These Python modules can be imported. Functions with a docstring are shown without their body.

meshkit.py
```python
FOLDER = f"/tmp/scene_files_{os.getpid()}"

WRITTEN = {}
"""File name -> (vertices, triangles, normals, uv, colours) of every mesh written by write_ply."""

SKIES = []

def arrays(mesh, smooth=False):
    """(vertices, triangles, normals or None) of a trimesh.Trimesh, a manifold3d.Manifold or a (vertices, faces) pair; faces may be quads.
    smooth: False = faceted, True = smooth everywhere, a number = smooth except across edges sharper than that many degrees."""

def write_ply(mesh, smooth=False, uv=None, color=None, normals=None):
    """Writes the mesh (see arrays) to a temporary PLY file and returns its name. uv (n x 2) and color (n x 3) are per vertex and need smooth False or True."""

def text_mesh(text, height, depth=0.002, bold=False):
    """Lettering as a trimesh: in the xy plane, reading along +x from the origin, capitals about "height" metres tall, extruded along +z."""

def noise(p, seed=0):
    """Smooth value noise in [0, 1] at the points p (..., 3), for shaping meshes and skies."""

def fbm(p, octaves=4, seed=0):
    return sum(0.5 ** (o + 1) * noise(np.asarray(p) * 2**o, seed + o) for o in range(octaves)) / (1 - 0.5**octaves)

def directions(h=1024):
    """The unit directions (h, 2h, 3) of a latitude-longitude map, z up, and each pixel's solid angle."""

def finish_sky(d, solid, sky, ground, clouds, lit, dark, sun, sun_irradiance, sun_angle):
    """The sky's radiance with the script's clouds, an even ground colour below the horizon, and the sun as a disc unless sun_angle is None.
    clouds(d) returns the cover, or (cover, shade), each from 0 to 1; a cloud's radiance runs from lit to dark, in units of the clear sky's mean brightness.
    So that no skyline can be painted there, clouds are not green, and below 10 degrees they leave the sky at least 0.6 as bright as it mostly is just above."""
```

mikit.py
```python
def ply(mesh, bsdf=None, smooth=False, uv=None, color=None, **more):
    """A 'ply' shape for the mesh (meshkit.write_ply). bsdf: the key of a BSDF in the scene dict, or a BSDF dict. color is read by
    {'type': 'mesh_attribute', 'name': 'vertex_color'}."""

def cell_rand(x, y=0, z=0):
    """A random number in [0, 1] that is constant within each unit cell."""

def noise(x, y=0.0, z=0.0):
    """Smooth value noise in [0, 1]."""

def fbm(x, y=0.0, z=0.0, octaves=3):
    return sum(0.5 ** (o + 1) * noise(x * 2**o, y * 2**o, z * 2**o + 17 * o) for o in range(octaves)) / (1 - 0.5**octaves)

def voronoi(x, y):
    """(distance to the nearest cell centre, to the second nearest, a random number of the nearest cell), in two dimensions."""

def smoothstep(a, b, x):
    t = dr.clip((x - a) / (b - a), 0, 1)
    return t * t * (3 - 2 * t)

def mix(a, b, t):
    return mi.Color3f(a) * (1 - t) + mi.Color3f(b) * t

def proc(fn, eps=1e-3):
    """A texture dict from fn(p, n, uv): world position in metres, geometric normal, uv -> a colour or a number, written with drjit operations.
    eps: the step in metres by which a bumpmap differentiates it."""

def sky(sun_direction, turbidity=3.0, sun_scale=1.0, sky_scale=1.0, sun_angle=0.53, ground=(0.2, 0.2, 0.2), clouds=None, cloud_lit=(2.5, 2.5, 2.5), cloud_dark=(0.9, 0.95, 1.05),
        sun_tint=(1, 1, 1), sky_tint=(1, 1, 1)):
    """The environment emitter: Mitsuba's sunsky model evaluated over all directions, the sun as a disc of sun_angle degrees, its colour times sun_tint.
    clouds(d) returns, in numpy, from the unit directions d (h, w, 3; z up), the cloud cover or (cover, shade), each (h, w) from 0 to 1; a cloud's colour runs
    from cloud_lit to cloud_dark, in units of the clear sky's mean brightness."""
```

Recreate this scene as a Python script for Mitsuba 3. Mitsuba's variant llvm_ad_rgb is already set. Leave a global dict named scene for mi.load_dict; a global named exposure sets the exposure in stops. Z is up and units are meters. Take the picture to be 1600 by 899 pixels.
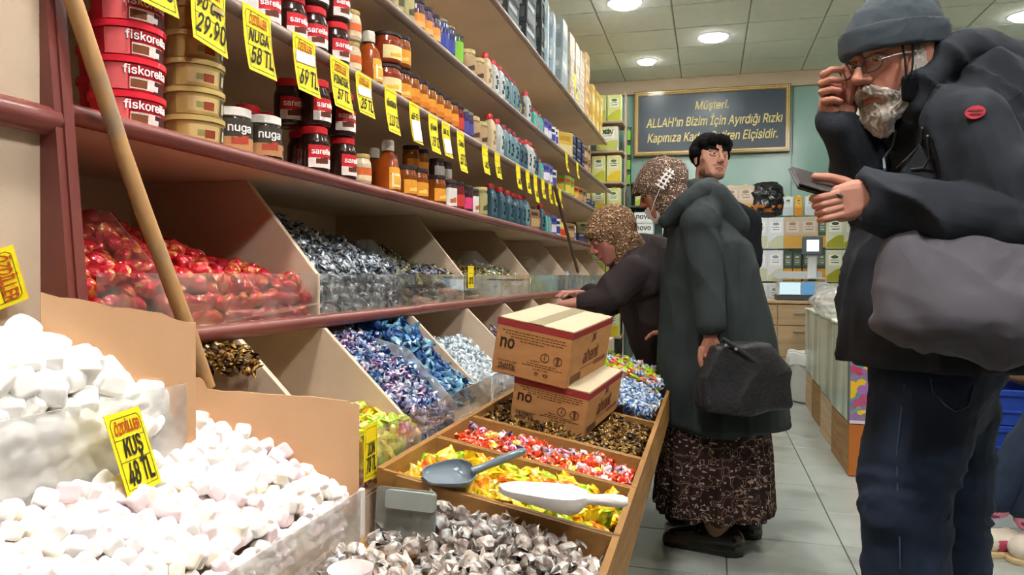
import math, random, numpy as np, trimesh, mitsuba as mi, mikit, meshkit, manifold3d, shapely
import drjit as dr
from shapely.geometry import Polygon
from mikit import proc, noise, fbm, smoothstep, mix
T = mi.ScalarTransform4f
scene, labels = {}, {}
random.seed(7); RNG = np.random.default_rng(7)

# ---------------------------------------------------------------- camera, light, exposure
FOC, VPX, VPY, ROLL, H = 1140.0, 1108.0, 431.0, 0.007, 1.08      # focal length (px of 1600), vanishing point of the shelving, roll, eye height
YAW = math.atan((VPX - 800) / FOC); PIT = math.atan((449.5 - VPY + ROLL * (VPX - 800)) / FOC)
r0 = np.array([math.cos(YAW), math.sin(YAW), 0]); f0 = np.array([-math.sin(YAW), math.cos(YAW), 0]); d0 = np.array([0, 0, -1.0])
CF = f0 * math.cos(PIT) + d0 * math.sin(PIT); d1 = d0 * math.cos(PIT) - f0 * math.sin(PIT)
CR = r0 * math.cos(ROLL) - d1 * math.sin(ROLL); CD = r0 * math.sin(ROLL) + d1 * math.cos(ROLL)
EYE = np.array([0, 0, H])
mat = np.eye(4); mat[:3, 0] = -CR; mat[:3, 1] = -CD; mat[:3, 2] = CF; mat[:3, 3] = EYE
scene['camera'] = {'type': 'perspective', 'fov': math.degrees(2 * math.atan(800 / FOC)), 'fov_axis': 'x', 'to_world': T(mat.tolist()), 'near_clip': 0.05, 'far_clip': 100.0}
exposure = -0.1
CEIL = 3.2
LAMPS = [  # x, y, radius, strength, colour: round panels let into the ceiling
    (0.01, 6.75, .115, 130, (1, 1, .97)), (-.62, 7.35, .085, 50, (1, 1, .97)), (-.66, 5.75, .115, 130, (1, 1, .97)), (2.45, 6.8, .115, 130, (1, 1, .96)),
    (1.0, 4.2, .115, 130, (1, .98, .94)), (-.2, 3.9, .115, 140, (1, .97, .92)), (-.2, 2.4, .115, 150, (1, .95, .88)), (1.3, 2.4, .115, 120, (1, .96, .9)),
    (-.35, .75, .16, 250, (1, .94, .87)), (1.1, .6, .15, 210, (1, .95, .88)), (1.3, -.5, .15, 180, (1, .96, .9)), (2.5, 3.2, .115, 110, (1, .97, .92))]
scene['daylight'] = mikit.sky((0.3, -0.6, 0.75), turbidity=6.0, sun_scale=0.0, sky_scale=0.09, clouds=lambda d: np.ones(d.shape[:2]), cloud_lit=(1.0, 1.0, 1.02), cloud_dark=(.8, .8, .82))

# ---------------------------------------------------------------- helpers
def ray(px, py):
    return CF + CR * (px - 800) / FOC + CD * (py - 449.5) / FOC
def at(px, py, d=None, X=None, Y=None, Z=None):
    r = ray(px, py)
    t = d if d is not None else (X / r[0] if X is not None else Y / r[1] if Y is not None else (Z - H) / r[2])
    return EYE + r * t
def proj(p):
    q = np.asarray(p, float) - EYE; z = q @ CF
    return 800 + FOC * (q @ CR) / z, 449.5 + FOC * (q @ CD) / z, z
def lin(c):
    if isinstance(c, str): c = tuple(int(c[i:i + 2], 16) / 255 for i in (1, 3, 5))
    return tuple(x / 12.92 if x <= .04045 else ((x + .055) / 1.055) ** 2.4 for x in c)
_count = {}
def numbered(n):
    k = _count.get(n, 0); _count[n] = k + 1
    return n if k == 0 else f'{n}_{k:03d}'
def tag(k, label=None, cat=None, group=None, kind=None):
    labels[k] = {a: b for a, b in (('label', label), ('category', cat), ('group', group), ('kind', kind)) if b}
    return k
def rot(ax, a):
    return trimesh.transformations.rotation_matrix(a, ax)[:3, :3]
def rz(a): return rot([0, 0, 1], a)
def basis(n, up=(0, 0, 1)):                       # columns: right, up, normal
    n = np.asarray(n, float) / np.linalg.norm(n); r = np.cross(up, n); r /= np.linalg.norm(r)
    return np.stack([r, np.cross(n, r), n], 1)
def mat4(R, t, s=1.0):
    m = np.eye(4); m[:3, :3] = np.asarray(R) * s; m[:3, 3] = t
    return T(m.tolist())
class M:
    """collects coloured pieces of ONE mesh; vertices are shared only where shading is smooth"""
    def __init__(s): s.v, s.f, s.c, s.n = [], [], [], 0
    def add(s, v, f, col, flat=False):
        v = np.asarray(v, float); f = np.asarray(f, int)
        if f.shape[1] == 4: f = np.vstack([f[:, [0, 1, 2]], f[:, [0, 2, 3]]])
        c = np.asarray(lin(col) if isinstance(col, str) or np.ndim(col) == 1 else col, float)
        c = np.broadcast_to(c, (len(v), 3))
        if flat: c = c[f].reshape(-1, 3); v = v[f].reshape(-1, 3); f = np.arange(len(v)).reshape(-1, 3)
        s.v.append(v); s.f.append(f + s.n); s.c.append(c); s.n += len(v)
        return s
    def tm(s, m, col, flat=True): return s.add(m.vertices, m.faces, col, flat)
    def box(s, lo, hi, col, R=None, t=(0, 0, 0), bevel=0.0):
        lo, hi = np.asarray(lo, float), np.asarray(hi, float)
        if bevel:
            b = min(bevel, (hi - lo).min() * .45); p = []
            for sx in (0, 1):
                for sy in (0, 1):
                    for sz in (0, 1):
                        q = np.where([sx, sy, sz], hi, lo); d = np.where([sx, sy, sz], -b, b)
                        for k in range(3): e = d.copy(); e[k] = 0; p.append(q + e)
            m = trimesh.convex.convex_hull(np.array(p)); v, f = np.array(m.vertices), np.array(m.faces)
        else:
            v = np.array([[x, y, z] for x in (lo[0], hi[0]) for y in (lo[1], hi[1]) for z in (lo[2], hi[2])])
            f = np.array([[0, 1, 3], [0, 3, 2], [4, 6, 7], [4, 7, 5], [0, 4, 5], [0, 5, 1], [2, 3, 7], [2, 7, 6], [0, 2, 6], [0, 6, 4], [1, 5, 7], [1, 7, 3]])
        if R is not None: v = v @ np.asarray(R).T
        return s.add(v + np.asarray(t), f, col, True)
    def lathe(s, prof, col, n=20, sx=1.0, sy=1.0, R=None, t=(0, 0, 0), arc=None, crease=40, cols=None):
        """prof: (r, z) from bottom to top; split where it bends sharply; arc: (a0, a1) for a part turn"""
        prof = np.asarray(prof, float); runs = [[0]]
        for i in range(1, len(prof)):
            runs[-1].append(i)
            if i < len(prof) - 1:
                a, b = prof[i] - prof[i - 1], prof[i + 1] - prof[i]
                if math.degrees(math.acos(np.clip(a @ b / (np.linalg.norm(a) * np.linalg.norm(b) + 1e-12), -1, 1))) > crease: runs.append([i])
        full = arc is None; a = np.linspace(0, 2 * np.pi, n, endpoint=False) if full else np.linspace(arc[0], arc[1], n)
        for run in runs:
            v = np.concatenate([np.stack([prof[i, 0] * np.cos(a) * sx, prof[i, 0] * np.sin(a) * sy, np.full(n, prof[i, 1])], 1) for i in run])
            f = [[k * n + j, k * n + (j + 1) % n, (k + 1) * n + (j + 1) % n, (k + 1) * n + j] for k in range(len(run) - 1) for j in range(n if full else n - 1)]
            if R is not None: v = v @ np.asarray(R).T
            s.add(v + np.asarray(t), f, col)
        return s
    def tube(s, pts, rad, col, n=8):
        pts = np.asarray(pts, float); rad = np.broadcast_to(rad, (len(pts),)); tn = np.gradient(pts, axis=0); tn /= np.linalg.norm(tn, axis=1, keepdims=True) + 1e-12
        a = np.cross(tn[0], [0, 0, 1.0] if abs(tn[0][2]) < .9 else [1.0, 0, 0]); a /= np.linalg.norm(a); A = []
        for t_ in tn: a = a - t_ * (a @ t_); a = a / np.linalg.norm(a); A.append(a)
        A = np.array(A); B = np.cross(tn, A); g = np.arange(n) * 2 * np.pi / n
        v = (pts[:, None] + rad[:, None, None] * (np.cos(g)[None, :, None] * A[:, None] + np.sin(g)[None, :, None] * B[:, None])).reshape(-1, 3)
        f = [[i * n + j, i * n + (j + 1) % n, (i + 1) * n + (j + 1) % n, (i + 1) * n + j] for i in range(len(pts) - 1) for j in range(n)]
        s.add(v, f, col)
        for i, e in ((0, -1), (len(pts) - 1, 1)):
            s.add(np.vstack([v[i * n:(i + 1) * n], pts[i]]), [[j, (j + 1) % n, n] for j in range(n)], col)
        return s
    def prism(s, poly, depth, O, U, V, col):
        """poly (2D) in the plane O + a U + b V, extruded by depth along U x V"""
        m = trimesh.creation.extrude_polygon(Polygon(poly) if not hasattr(poly, 'exterior') else poly, depth, engine='earcut')
        U, V = np.asarray(U, float), np.asarray(V, float)
        return s.add(np.asarray(O, float) + m.vertices @ np.stack([U, V, np.cross(U, V)]), m.faces, col, True)
    def text(s, txt, h, O, U, V, col, bold=False, depth=.0006, shear=0.0, wob=0.0, centre=True, width=None):
        m = tmesh(txt, bold); v = np.array(m.vertices) * [h, h, 1]; v[:, 2] = np.where(v[:, 2] > 0, depth, 0)
        if width: v[:, 0] *= width / np.ptp(v[:, 0])
        if centre: v[:, 0] -= (v[:, 0].min() + v[:, 0].max()) / 2
        v[:, 0] += v[:, 1] * shear
        if wob: v[:, 0] += wob * h * np.sin(v[:, 1] / h * 3 + v[:, 0] / h); v[:, 1] += wob * h * np.sin(v[:, 0] / h * 1.7 + 1)
        U, V = np.asarray(U, float), np.asarray(V, float)
        return s.add(np.asarray(O, float) + v @ np.stack([U, V, np.cross(U, V)]), m.faces, col, True)
    def bent_text(s, txt, h, R, z, a0, col, bold=False, slant=0.0, width=None):
        """lettering round a cylinder, reading to the left-handed observer outside, centred on angle a0"""
        m = tmesh(txt, bold); v = np.array(m.vertices) * [h, h, 1]
        if width: v[:, 0] *= width / np.ptp(v[:, 0])
        x = v[:, 0] - (v[:, 0].min() + v[:, 0].max()) / 2; a = a0 + x / R; r = R + np.where(v[:, 2] > 0, .0006, -.0004)
        return s.add(np.stack([r * np.cos(a), r * np.sin(a), z + v[:, 1] + slant * x], 1), m.faces, col, True)
    def ply(s, bsdf, **k):
        return mikit.ply((np.vstack(s.v), np.vstack(s.f)), bsdf, smooth=True, color=np.vstack(s.c), **k)
_tm = {}
def tmesh(txt, bold):
    if (txt, bold) not in _tm: _tm[txt, bold] = meshkit.text_mesh(txt, 1.0, .002, bold)
    return _tm[txt, bold]
def obj(name, m, bsdf, parent=None, **k):
    key = numbered(f'{parent}__{name}' if parent else name)
    scene[key] = m.ply(bsdf, **k) if isinstance(m, M) else mikit.ply(m, bsdf, **k)
    return key
def struct(name, m, bsdf, label=None):
    k = obj(name, m, bsdf); tag(k, label, None, None, 'structure'); return k
def thing(name, label, cat, group=None):
    k = numbered(name); tag(k, label, cat, group); return k
def model(name, parts):
    """a shapegroup of parts: {part: (M, bsdf)}"""
    g = {'type': 'shapegroup'}
    for p, (m, b) in parts.items(): g[p] = m.ply(b)
    scene[name] = g
    return name
def put(group, name, tr, label, cat, grp=None):
    k = numbered(name); scene[k] = {'type': 'instance', 'group': {'type': 'ref', 'id': group}, 'to_world': tr}
    tag(k, label, cat, grp); return k

# ---------------------------------------------------------------- materials
VC = {'type': 'mesh_attribute', 'name': 'vertex_color'}
def rgb(c): return {'type': 'rgb', 'value': list(lin(c))}
def prin(base, **k): return {'type': 'twosided', 'bsdf': {'type': 'principled', 'base_color': base if isinstance(base, dict) else rgb(base), **k}}
scene['vc'] = prin(VC, roughness=.6, specular=.35)
scene['vc_gloss'] = prin(VC, roughness=.16, specular=.5, clearcoat=.3, clearcoat_gloss=.9)
scene['vc_foil'] = prin(VC, roughness=.26, metallic=.5, specular=.8)
scene['vc_wrap'] = prin(VC, roughness=.2, metallic=.15, specular=.7)
scene['vc_matt'] = prin(VC, roughness=.95, specular=.1)
scene['skin'] = prin(VC, roughness=.5, specular=.35)
scene['steel'] = prin('#b9bcbe', roughness=.25, metallic=.9)
scene['powder'] = prin(VC, roughness=1.0, specular=.05)
def laminate(p, n, uv):
    g = fbm(p.x * 3 + p.y * 2, p.y * 3, p.z * 3, 3)
    return mix(lin('#c2ad97'), lin('#d2c0aa'), g)
scene['laminate'] = prin(proc(laminate), roughness=.55, specular=.3)
def burg(p, n, uv):
    return mix(lin('#663330'), lin('#80453f'), fbm(p.x * 9, p.y * 9, p.z * 9, 2))
scene['burgundy'] = prin(proc(burg), roughness=.32, specular=.5, clearcoat=.2)
def mauve(p, n, uv):
    return mix(lin('#7a6460'), lin('#958379'), fbm(p.x * 9, p.y * 9, p.z * 9, 2))
scene['mauve'] = prin(proc(mauve), roughness=.35, specular=.5)
def cardb(p, n, uv):
    return mix(lin('#cba07a'), lin('#d8b08a'), fbm((p.x - p.y) * 40, (p.x + p.y) * 6, p.z * 3, 3))
scene['cardboard'] = prin(proc(cardb), roughness=.9, specular=.1)
def carton(p, n, uv):
    return mix(lin('#a5764a'), lin('#b48657'), fbm(p.x * 20, p.y * 20, p.z * 60, 3))
scene['carton'] = prin(proc(carton), roughness=.75, specular=.2)
def traywood(p, n, uv):
    g = fbm(p.x * 8, p.y * 8, p.z * 60, 3)
    return mix(lin('#7d5a32'), lin('#a87d45'), g)
scene['traywood'] = prin(proc(traywood), roughness=.5, specular=.3)
def stickwood(p, n, uv):
    g = fbm(p.x * 50, p.y * 50, p.z * 7, 3); w = smoothstep(.45, .65, fbm(p.x * 14, p.y * 14, p.z * 9, 3))
    return mix(mix(lin('#a07a4c'), lin('#b98f5e'), g), lin('#76716a'), w * .55)
scene['stickwood'] = prin(proc(stickwood), roughness=.6)
def oak(p, n, uv):
    g = fbm(p.x * 2.5, p.y * 3, p.z * 40, 3)
    return mix(lin('#a78b68'), lin('#c9ad86'), g)
scene['oak'] = prin(proc(oak), roughness=.5)
def tilefn(p, n, uv):
    g = fbm(p.x * 5, p.y * 5, 0, 3); d = smoothstep(.62, .8, fbm(p.x * 2.3 + 9, p.y * 3.1, 0, 4))
    return mix(mix(lin('#8b9490'), lin('#9ea6a1'), g), lin('#6c706a'), d * .5)
scene['floor_tile'] = prin(proc(tilefn), roughness=.22, specular=.5)
scene['grout'] = prin('#565a58', roughness=.9)
scene['ceil_tile'] = prin(proc(lambda p, n, uv: mix(lin('#dbe4d8'), lin('#e4ece0'), fbm(p.x * 25, p.y * 25, 0, 3))), roughness=.9)
scene['ceil_grid'] = prin('#a9ada4', roughness=.6)
scene['wall_teal'] = prin(proc(lambda p, n, uv: mix(lin('#86aaa0'), lin('#93b6ad'), fbm(p.x * 3, 0, p.z * 3, 3))), roughness=.2, specular=.5)
scene['wall_beige'] = prin('#c3b29a', roughness=.8)
def acryl(w, col='#e8ebe6'):
    return {'type': 'blendbsdf', 'weight': w, 'a': {'type': 'thindielectric'}, 'b': prin(col, roughness=.5)}
def dusty(p, n, uv):
    return .03 + .07 * smoothstep(.4, .75, fbm(p.x * 14, p.y * 14, p.z * 14, 3))
scene['acrylic'] = acryl(proc(dusty))
scene['acrylic_dusty'] = acryl(proc(lambda p, n, uv: .14 + .22 * smoothstep(.35, .75, fbm(p.x * 18, p.y * 18, p.z * 18, 3))), '#f0f0ee')

# ---------------------------------------------------------------- the room
Xl, Xr, Yf, Yb = -1.46, 4.2, -1.2, 8.12
def quad_box(lo, hi, col='#ffffff', bevel=0): return M().box(lo, hi, col, bevel=bevel)
struct('floor', quad_box((Xl, Yf, -.06), (Xr, Yb, -.006)), 'grout', 'grey tiled shop floor')
tw, tl, jx, jy = .455, .437, .53, 3.147
m0 = M().box((.0025, .0025, -.0065), (tw - .0025, tl - .0025, 0), '#ffffff', bevel=.0015)
fd = m0.ply('floor_tile')
for i in range(-5, 9):
    for j in range(-8, 12):
        x, y = jx + i * tw, jy + j * tl
        if x < -.75 or x + tw > Xr or y < 1.0 or y + tl > Yb: continue
        k = numbered('floor__tile'); scene[k] = {**fd, 'to_world': T().translate([x, y, 0])}
struct('ceiling', quad_box((Xl, Yf, CEIL + .012), (Xr, Yb, CEIL + .06)), 'ceil_grid', 'suspended ceiling of square panels')
cw, cl, cx, cy = .6, .555, -.31, 6.461
cd = M().box((.006, .006, .003), (cw - .006, cl - .006, .012), '#ffffff', bevel=.003).ply('ceil_tile')
for i in range(-2, 8):
    for j in range(-12, 3):
        x, y = cx + i * cw, cy + j * cl
        if x < Xl - .1 or x + cw > Xr + .3 or y + cl > Yb + .1 or y < Yf: continue
        k = numbered('ceiling__panel'); scene[k] = {**cd, 'to_world': T().translate([x, y, CEIL])}
struct('wall_left', quad_box((Xl - .08, Yf, 0), (Xl, Yb, CEIL)), 'wall_beige')
struct('wall_right', quad_box((Xr, Yf, 0), (Xr + .08, Yb, CEIL)), 'wall_beige')
struct('wall_back', quad_box((Xl, Yb, 0), (Xr, Yb + .08, CEIL)), 'wall_teal', 'pale teal glossy back wall')
for x in (-1.45, -.72, .05, .82, 1.59, 2.36, 3.13): obj('panel', quad_box((x, Yb - .012, .0), (x + .76 if x > -1 else -.725, Yb - .001, CEIL - .15), bevel=.003), 'wall_teal', 'wall_back')
bm = M().box((Xl, Yb - .06, CEIL - .15), (Xr, Yb - .001, CEIL), '#ffffff', bevel=.004)
struct('trim_1', bm, 'wall_beige', 'beige beam along the top of the back wall')
# lamps
for i, (x, y, r, st, c) in enumerate(LAMPS):
    where = {0: 'large round ceiling lamp, the bright one right above the blue sign', 1: 'small dim round ceiling lamp left of the bright one above the sign',
             2: 'round ceiling lamp cut by the top edge of the picture', 3: 'round ceiling lamp above the old man\'s hood at the right edge'}.get(i, 'round ceiling lamp in the front part of the shop')
    t = thing('ceiling_lamp', where, 'ceiling lamp', 'round ceiling lamps' if i > 3 else None)
    m = M().lathe([(r, 0), (r * 1.16, -.006), (r * 1.2, 0), (r * 1.2, .004)], '#f2f2ee', n=32, t=(x, y, CEIL + .002))
    obj('rim', m, 'vc', t)
    a = np.linspace(0, 2 * np.pi, 32, endpoint=False); V = []
    for q, dz in ((1, .0), (.97, -.016), (.85, -.026), (.55, -.033)): V.append(np.stack([x + r * q * np.cos(a), y + r * q * np.sin(a), np.full(32, CEIL - .001 + dz)], 1))
    v = np.vstack(V + [[[x, y, CEIL - .036]]]); f = [[b * 32 + j, (b + 1) * 32 + j, (b + 1) * 32 + (j + 1) % 32] for b in range(3) for j in range(32)] + [[b * 32 + j, (b + 1) * 32 + (j + 1) % 32, b * 32 + (j + 1) % 32] for b in range(3) for j in range(32)] + [[96 + (j + 1) % 32, 96 + j, 128] for j in range(32)]
    k = numbered(t + '__diffuser')
    scene[k] = mikit.ply((v, f), 'vc', emitter={'type': 'area', 'radiance': {'type': 'rgb', 'value': [st * q for q in c]}})

# ---------------------------------------------------------------- the long shelving along the left wall
def xf(z): return -(.9 + .09 * (z - 1.08))
ZL, Z1, Z2, Z3, Z4 = .966, 1.314, 1.626, 1.915, 2.40          # heights of the edge rails
XB, U0, U1 = -1.42, .868, 7.35
TOP = {z: z + .012 for z in (ZL, Z1, Z2, Z3, Z4)}
SH = thing('display_shelving', 'long cream laminate wall shelving with burgundy edge rails and candy bins', 'shelving')
obj('back_panel', quad_box((XB - .02, -.4, .3), (XB, U1, 2.75)), 'laminate', SH)
for z in (ZL, Z1, Z2, Z3, Z4):
    obj('shelf_board', quad_box((XB, U0, z - .010), (xf(z), U1, z + .012), bevel=.001), 'laminate', SH)
    cuts = {Z1: [U0, 1.95, 2.95, 3.95, 4.95, 5.95, U1], ZL: [U0, 2.15, 3.15, 4.15, 5.15, 6.15, U1]}.get(z, [U0, 1.95, 2.95, 3.95, 4.95, 5.95, U1])
    for a, b in zip(cuts, cuts[1:]):
        r = M().tube([(xf(z), a + .001, z), (xf(z), b - .001, z)], .016, '#ffffff', 14)
        obj('edge_rail', r, 'burgundy' if z in (ZL, Z1) else 'mauve', SH)
# post between the near bay and the bins; near bay with cover panel
for y0, y1, x in ((.842, .854, .004), (.854, .872, 0.0)):
    p = M(); zs = np.array([.4, 3.0]); xs = np.array([xf(z) for z in zs]) + .016 - x
    v = [(xx + dx, yy, zz) for zz, xx in zip(zs, xs) for dx, yy in ((-.05, y0), (0, y0), (0, y1), (-.05, y1))]
    p.add(v, [[0, 1, 5, 4], [1, 2, 6, 5], [2, 3, 7, 6], [3, 0, 4, 7], [4, 5, 6, 7], [3, 2, 1, 0]], '#ffffff', True)
    obj('post', p, 'burgundy', SH)
obj('cover_panel', quad_box((-.965, -.4, .4), (-.935, .842, 3.0)), 'laminate', SH)
obj('side_panel', quad_box((XB, .80, .4), (-.965, .842, 2.9)), 'laminate', SH)
obj('edge_rail', M().tube([(-.925, -.4, 1.297), (-.925, .868, 1.297)], .021, '#ffffff', 14), 'burgundy', SH)
obj('cover_board', quad_box((-.935, -.4, 1.285), (-.925, .842, 1.309)), 'laminate', SH)
# dividers of the upper bins: wood and clear acrylic by turns, clear front plates
WD = [1.548, 2.60, 3.65, 4.68, 5.65, 6.6]; AD = [1.045, 2.07, 3.12, 4.17, 5.15, 6.1]
for y in WD:
    obj('divider', M().prism([(XB, ZL + .012), (-.893, ZL + .012), (-.893, 1.075), (-1.085, Z1 - .011), (XB, Z1 - .011)], .016, (0, y + .008, 0), (1, 0, 0), (0, 0, 1), '#ffffff'), 'laminate', SH)
for y in AD:
    obj('clear_divider', M().prism([(XB, ZL + .012), (-.893, ZL + .012), (-.893, 1.07), (-1.01, 1.185), (XB, 1.185)], .004, (0, y + .002, 0), (1, 0, 0), (0, 0, 1), '#ffffff'), 'acrylic', SH)
ys = [U0 + .02] + sorted(WD) + [U1]
for a, b in zip(ys, ys[1:]):
    obj('clear_front', quad_box((-.891, a + .009, ZL + .013), (-.888, b - .009, 1.078)), 'acrylic', SH)
# metal strips on the back panel joints
for y in (2.0, 3.0, 4.0, 5.0): obj('joint_strip', quad_box((XB, y - .012, Z1 - .34), (XB + .006, y + .012, 2.5), bevel=.002), 'laminate', SH)
# lower bins: sloping dividers down to a clear front
LB = [1.225, 1.548, 2.075, 2.60, 3.12, 3.65, 4.3]
XL0, ZL0 = -.62, .705
for i, y in enumerate(LB):
    obj('lower_divider', M().prism([(XB, .64), (XL0 - .012, .64), (XL0 - .012, .715), (-.875, ZL - .016), (XB, ZL - .016)], .014, (0, y + .007, 0), (1, 0, 0), (0, 0, 1), '#ffffff'), 'laminate', SH)
obj('lower_clear_divider', M().prism([(-1.2, .66), (XL0 - .012, .66), (XL0 - .012, .74), (-.77, .88), (-.86, .905), (-1.2, .9)], .004, (0, 1.80, 0), (1, 0, 0), (0, 0, 1), '#ffffff'), 'acrylic_dusty', SH)
for a, b in zip([1.17] + LB[1:-1], LB[1:]):
    obj('lower_clear_front', quad_box((XL0 - .002, a + .009, .69), (XL0 + .002, b - .009, .778)), 'acrylic', SH)
obj('lower_base', quad_box((XB, .2, .0), (XL0 - .003, 5.0, .655)), 'laminate', SH)
for a, b in zip([1.17] + LB[1:-1], LB[1:]):
    fl = M().prism([(-1.3, .656), (XL0 - .006, .656), (XL0 - .006, .66), (-.87, .72), (-1.3, .80)] if a < 1.5 else [(-1.3, .656), (XL0 - .006, .656), (XL0 - .006, .68), (-.87, .80), (-1.3, .83)], b - a - .02, (0, b - .01, 0), (1, 0, 0), (0, 0, 1), '#ffffff')
    obj('bin_floor', fl, 'laminate', SH)
for a, b in zip(sorted(WD + AD + [U0 + .02])[:-1], sorted(WD + AD + [U0 + .02])[1:]):
    fl = M().prism([(XB, ZL + .013), (-.9, ZL + .013), (XB, 1.13)], b - a - .02, (0, b - .01, 0), (1, 0, 0), (0, 0, 1), '#ffffff')
    obj('bin_floor', fl, 'laminate', SH)

# wooden stick leaning on the shelving
pa, pb = np.array([-.815, 1.05, .885]), np.array([-.905, .851, 1.51])
pt = [pa + (pb - pa) * t for t in np.linspace(0, 1.7, 12)]
pt = [p + np.array([.002 * math.sin(i * 1.3), .002 * math.cos(i), 0]) for i, p in enumerate(pt)]
k = obj('wooden_pole', M().tube(pt, [.0128, .0132, .013, .0134] * 3, '#ffffff', 12), 'stickwood'); tag(k, 'long wooden pole leaning across the shelving in front of the red tubs', 'pole')
# thin dark pole far along the shelving
q0, q1 = at(903, 425, X=-.87), at(866, 290, X=-.9)
k = obj('metal_rod', M().tube([q0, q0 + (q1 - q0) * 1.0], .011, '#5a4a40', 8), 'vc'); tag(k, 'thin brown rod leaning on the far end of the shelving', 'pole')

# ---------------------------------------------------------------- goods on the shelves: one model of each kind (front of the label at +x)
WID = {}
def jar(name, r, h, body, lid, label, lidh=.16, lab=(.14, .56), arc=.95, neck=.82, text=None, second=None, blob=None, tcol='#ffffff', bs='vc_gloss', n=22, th=None, ta=0.0):
    b = M().lathe([(0, 0), (r * .86, 0), (r * .98, h * .05), (r, h * .1), (r, h * (.98 - lidh) * .78), (r * .97, h * (.98 - lidh) * .86), (r * neck * .97, h * (1 - lidh)), (r * neck * .97, h * .99)], body, n, crease=60)
    l = M().lathe([(r * neck, h * (1 - lidh)), (r * neck * 1.06, h * (1 - lidh) + .002), (r * neck * 1.06, h * .985), (r * neck * 1.0, h), (0, h)], lid, n)
    e = M(); R = r + .0008
    e.lathe([(R, h * lab[0]), (R, h * lab[1])], label, 14, arc=(-arc, arc))
    if second: e.lathe([(R + .0004, h * lab[0]), (R + .0004, h * (lab[0] + (lab[1] - lab[0]) * .42))], second, 14, arc=(-arc, arc))
    if blob:
        for a, z, rr in ((.25, .34, .2), (-.3, .28, .16), (.0, .3, .17)):
            e.lathe([(R + .0008, h * (lab[0] + (lab[1] - lab[0]) * (z - rr * .7))), (R + .0008, h * (lab[0] + (lab[1] - lab[0]) * (z + rr * .7)))], blob, 6, arc=(a - rr, a + rr))
    parts = {'body': (b, bs), 'lid': (l, 'vc'), 'paper_label': (e, 'vc')}
    if text: parts['paper_label__lettering'] = (M().bent_text(text, th or h * .13, R + .0006, h * (lab[0] + (lab[1] - lab[0]) * .6), ta, tcol, True), 'vc')
    WID['model_' + name] = r * 1.01
    return model('model_' + name, parts)
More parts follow.
